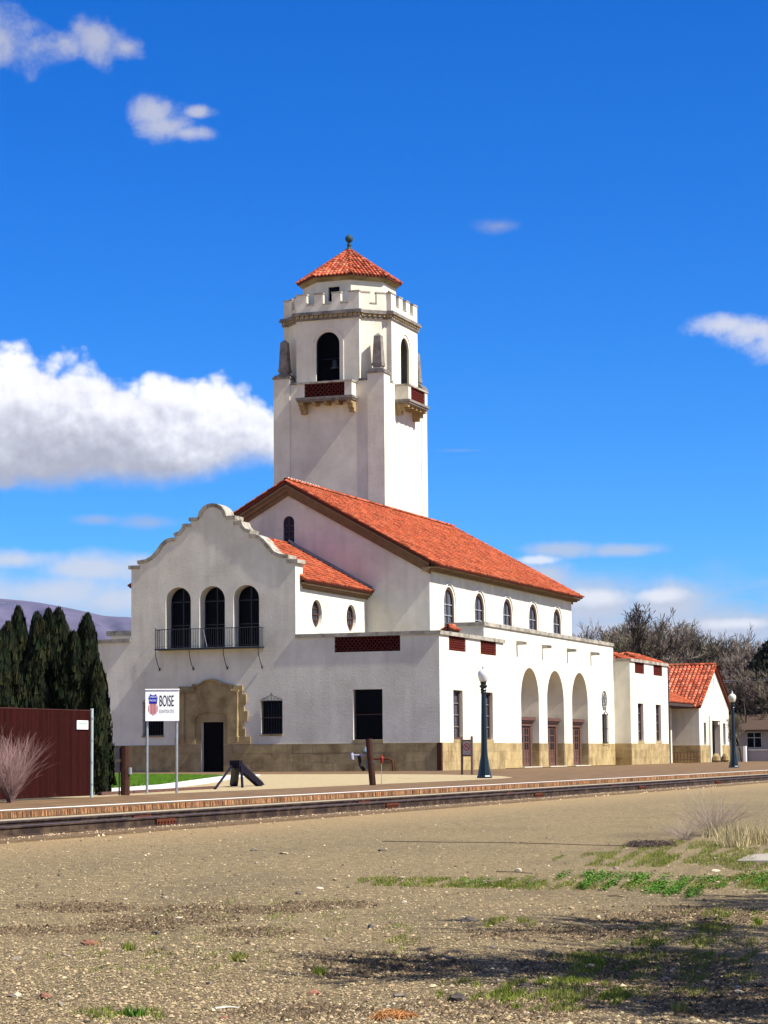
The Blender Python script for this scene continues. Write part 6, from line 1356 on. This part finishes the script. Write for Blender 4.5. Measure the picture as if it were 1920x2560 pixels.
# ballast crumbs lying along the near rail
r = random.Random(6); mb = MB()
for i in range(5200):
    x = 21.50+abs(r.gauss(0, .35)); y = r.uniform(-86, 20); s_ = r.uniform(.012, .035); z = gz(x, y)+.005; mb.tint = r.random()
    mb.add([(x-s_, y, z), (x, y-s_, z), (x+s_, y+s_*.2, z), (x, y+s_, z), (x+r.uniform(-.3, .3)*s_, y, z+s_*1.1)], [(0, 1, 4), (1, 2, 4), (2, 3, 4), (3, 0, 4)])
o = mb.build('ballast', mat('ballast_tan', (.46, .34, .20), .95, .2, 5, tint=.5), recalc=False); tag(o, 'pale tan ballast stones heaped along the near rail', 'ballast', kind='stuff')

# ---- trees off to the right whose shade falls on the foreground
sht = [branch_mesh(21, 9, .8, 7, 3, .2, .3, .12, m=bark_d, minr=.014, trunkfrac=.2, shrink=.74), branch_mesh(22, 9, .8, 7, 3, .2, .3, .12, m=bark_d, minr=.014, trunkfrac=.2, shrink=.74)]
for k, (x, y, s_, rz) in enumerate(((42.0, -99.2, 8.6, .4), (42.2, -94.6, 10.0, 2.3), (42.6, -102.6, 8.2, 4.0))):
    t = thing('bare_tree', ('leafless roadside tree right of the viewer, nearest the track', 'larger leafless roadside tree right of the viewer', 'smallest leafless roadside tree right of the viewer')[k], 'tree', (x, y, -.5), None, local=True); s_ = s_/hmax(sht[k % 2][1]); t.scale = (s_,)*3; print('SHADE', s_, min(v.co.x for v in sht[k % 2][1].vertices)*s_); t.rotation_euler = (0, 0, rz); inst(sht[k % 2][0], 'trunk', t); inst(sht[k % 2][1], 'crown', t)

# ================================================================== HILLS
hm = mat('hazy_sage_hill', (.10, .082, .12), .98, .3, .004, spec=0, col2=(.085, .07, .10), col2scale=.0025, col2lo=.4, col2hi=.6)  # some blue of the distance haze is mixed into the hill colour
hp_ = [(-500, 1530), (-300, 1502), (-120, 1494), (0, 1495), (60, 1500), (100, 1505), (170, 1518), (230, 1531), (260, 1538), (290, 1540), (322, 1541), (420, 1560), (560, 1610), (720, 1700), (900, 1800), (1200, 1860)]
Yh = 6200.; nr = 30; mb = MB(); xs_ = np.linspace(-500, 1200, 140); vs_ = []; rr = random.Random(9)
crest = np.interp(xs_, [a for a, b in hp_], [b for a, b in hp_])
for j in range(nr+1):
    f_ = j/nr
    for i, px in enumerate(xs_):
        top = at_y(px, crest[i], Yh); z = top[2]*(f_**.8)+(55*math.sin(i*.35+f_*3)+30*math.sin(i*.9-f_*6)+rr.uniform(-5, 5))*f_*(1-f_)*1.4
        vs_.append((top[0]*(.55+.45*f_)+CAM[0]*(.45-.45*f_), Yh*(.62+.38*f_)+180*math.sin(i*.35)*f_*(1-f_), z-2))
m_ = len(xs_); mb.add(vs_, [(j*m_+i, j*m_+i+1, (j+1)*m_+i+1, (j+1)*m_+i) for j in range(nr) for i in range(m_-1)]); o = mb.build('hills', hm, smooth_=True, recalc=False); o['kind'] = 'structure'
# thin snow patches near the crest
mb = MB()
for px, py, w, h in ((8, 1508, 9, 2), (20, 1514, 8, 1.5), (26, 1509, 6, 1.2), (12, 1519, 5, 1.2), (38, 1513, 4, 1.0), (4, 1514, 6, 1.5), (170, 1533, 4, 1), (105, 1512, 3, .8)):
    pts = []
    for t in range(8): a = 2*PI*t/8; q_ = at_y(px+w*math.cos(a)*rr.uniform(.6, 1.1), py+h*math.sin(a)*rr.uniform(.6, 1.1), Yh*.93); pts.append(tuple(q_))
    n = len(mb.v); mb.add(pts, [tuple(range(8))])
o = mb.build('snow_patch', mat('snow', (.55, .56, .62), .9), recalc=False); o['kind'] = 'structure'

# ---- thin air between here and the hills
hzm = bpy.data.materials.new('air'); hzm.use_nodes = True; t = hzm.node_tree; t.nodes.clear(); ov_ = t.nodes.new('ShaderNodeOutputMaterial'); pv = t.nodes.new('ShaderNodeVolumePrincipled'); t.links.new(pv.outputs[0], ov_.inputs['Volume'])
pv.inputs['Color'].default_value = (.40, .62, 1, 1); pv.inputs['Density'].default_value = 2.4e-5; pv.inputs['Anisotropy'].default_value = .2
mb = MB(); mb.box(-9100, 9100, -9100, 12100, -3, 470); o = mb.build('haze', hzm); o['kind'] = 'stuff'
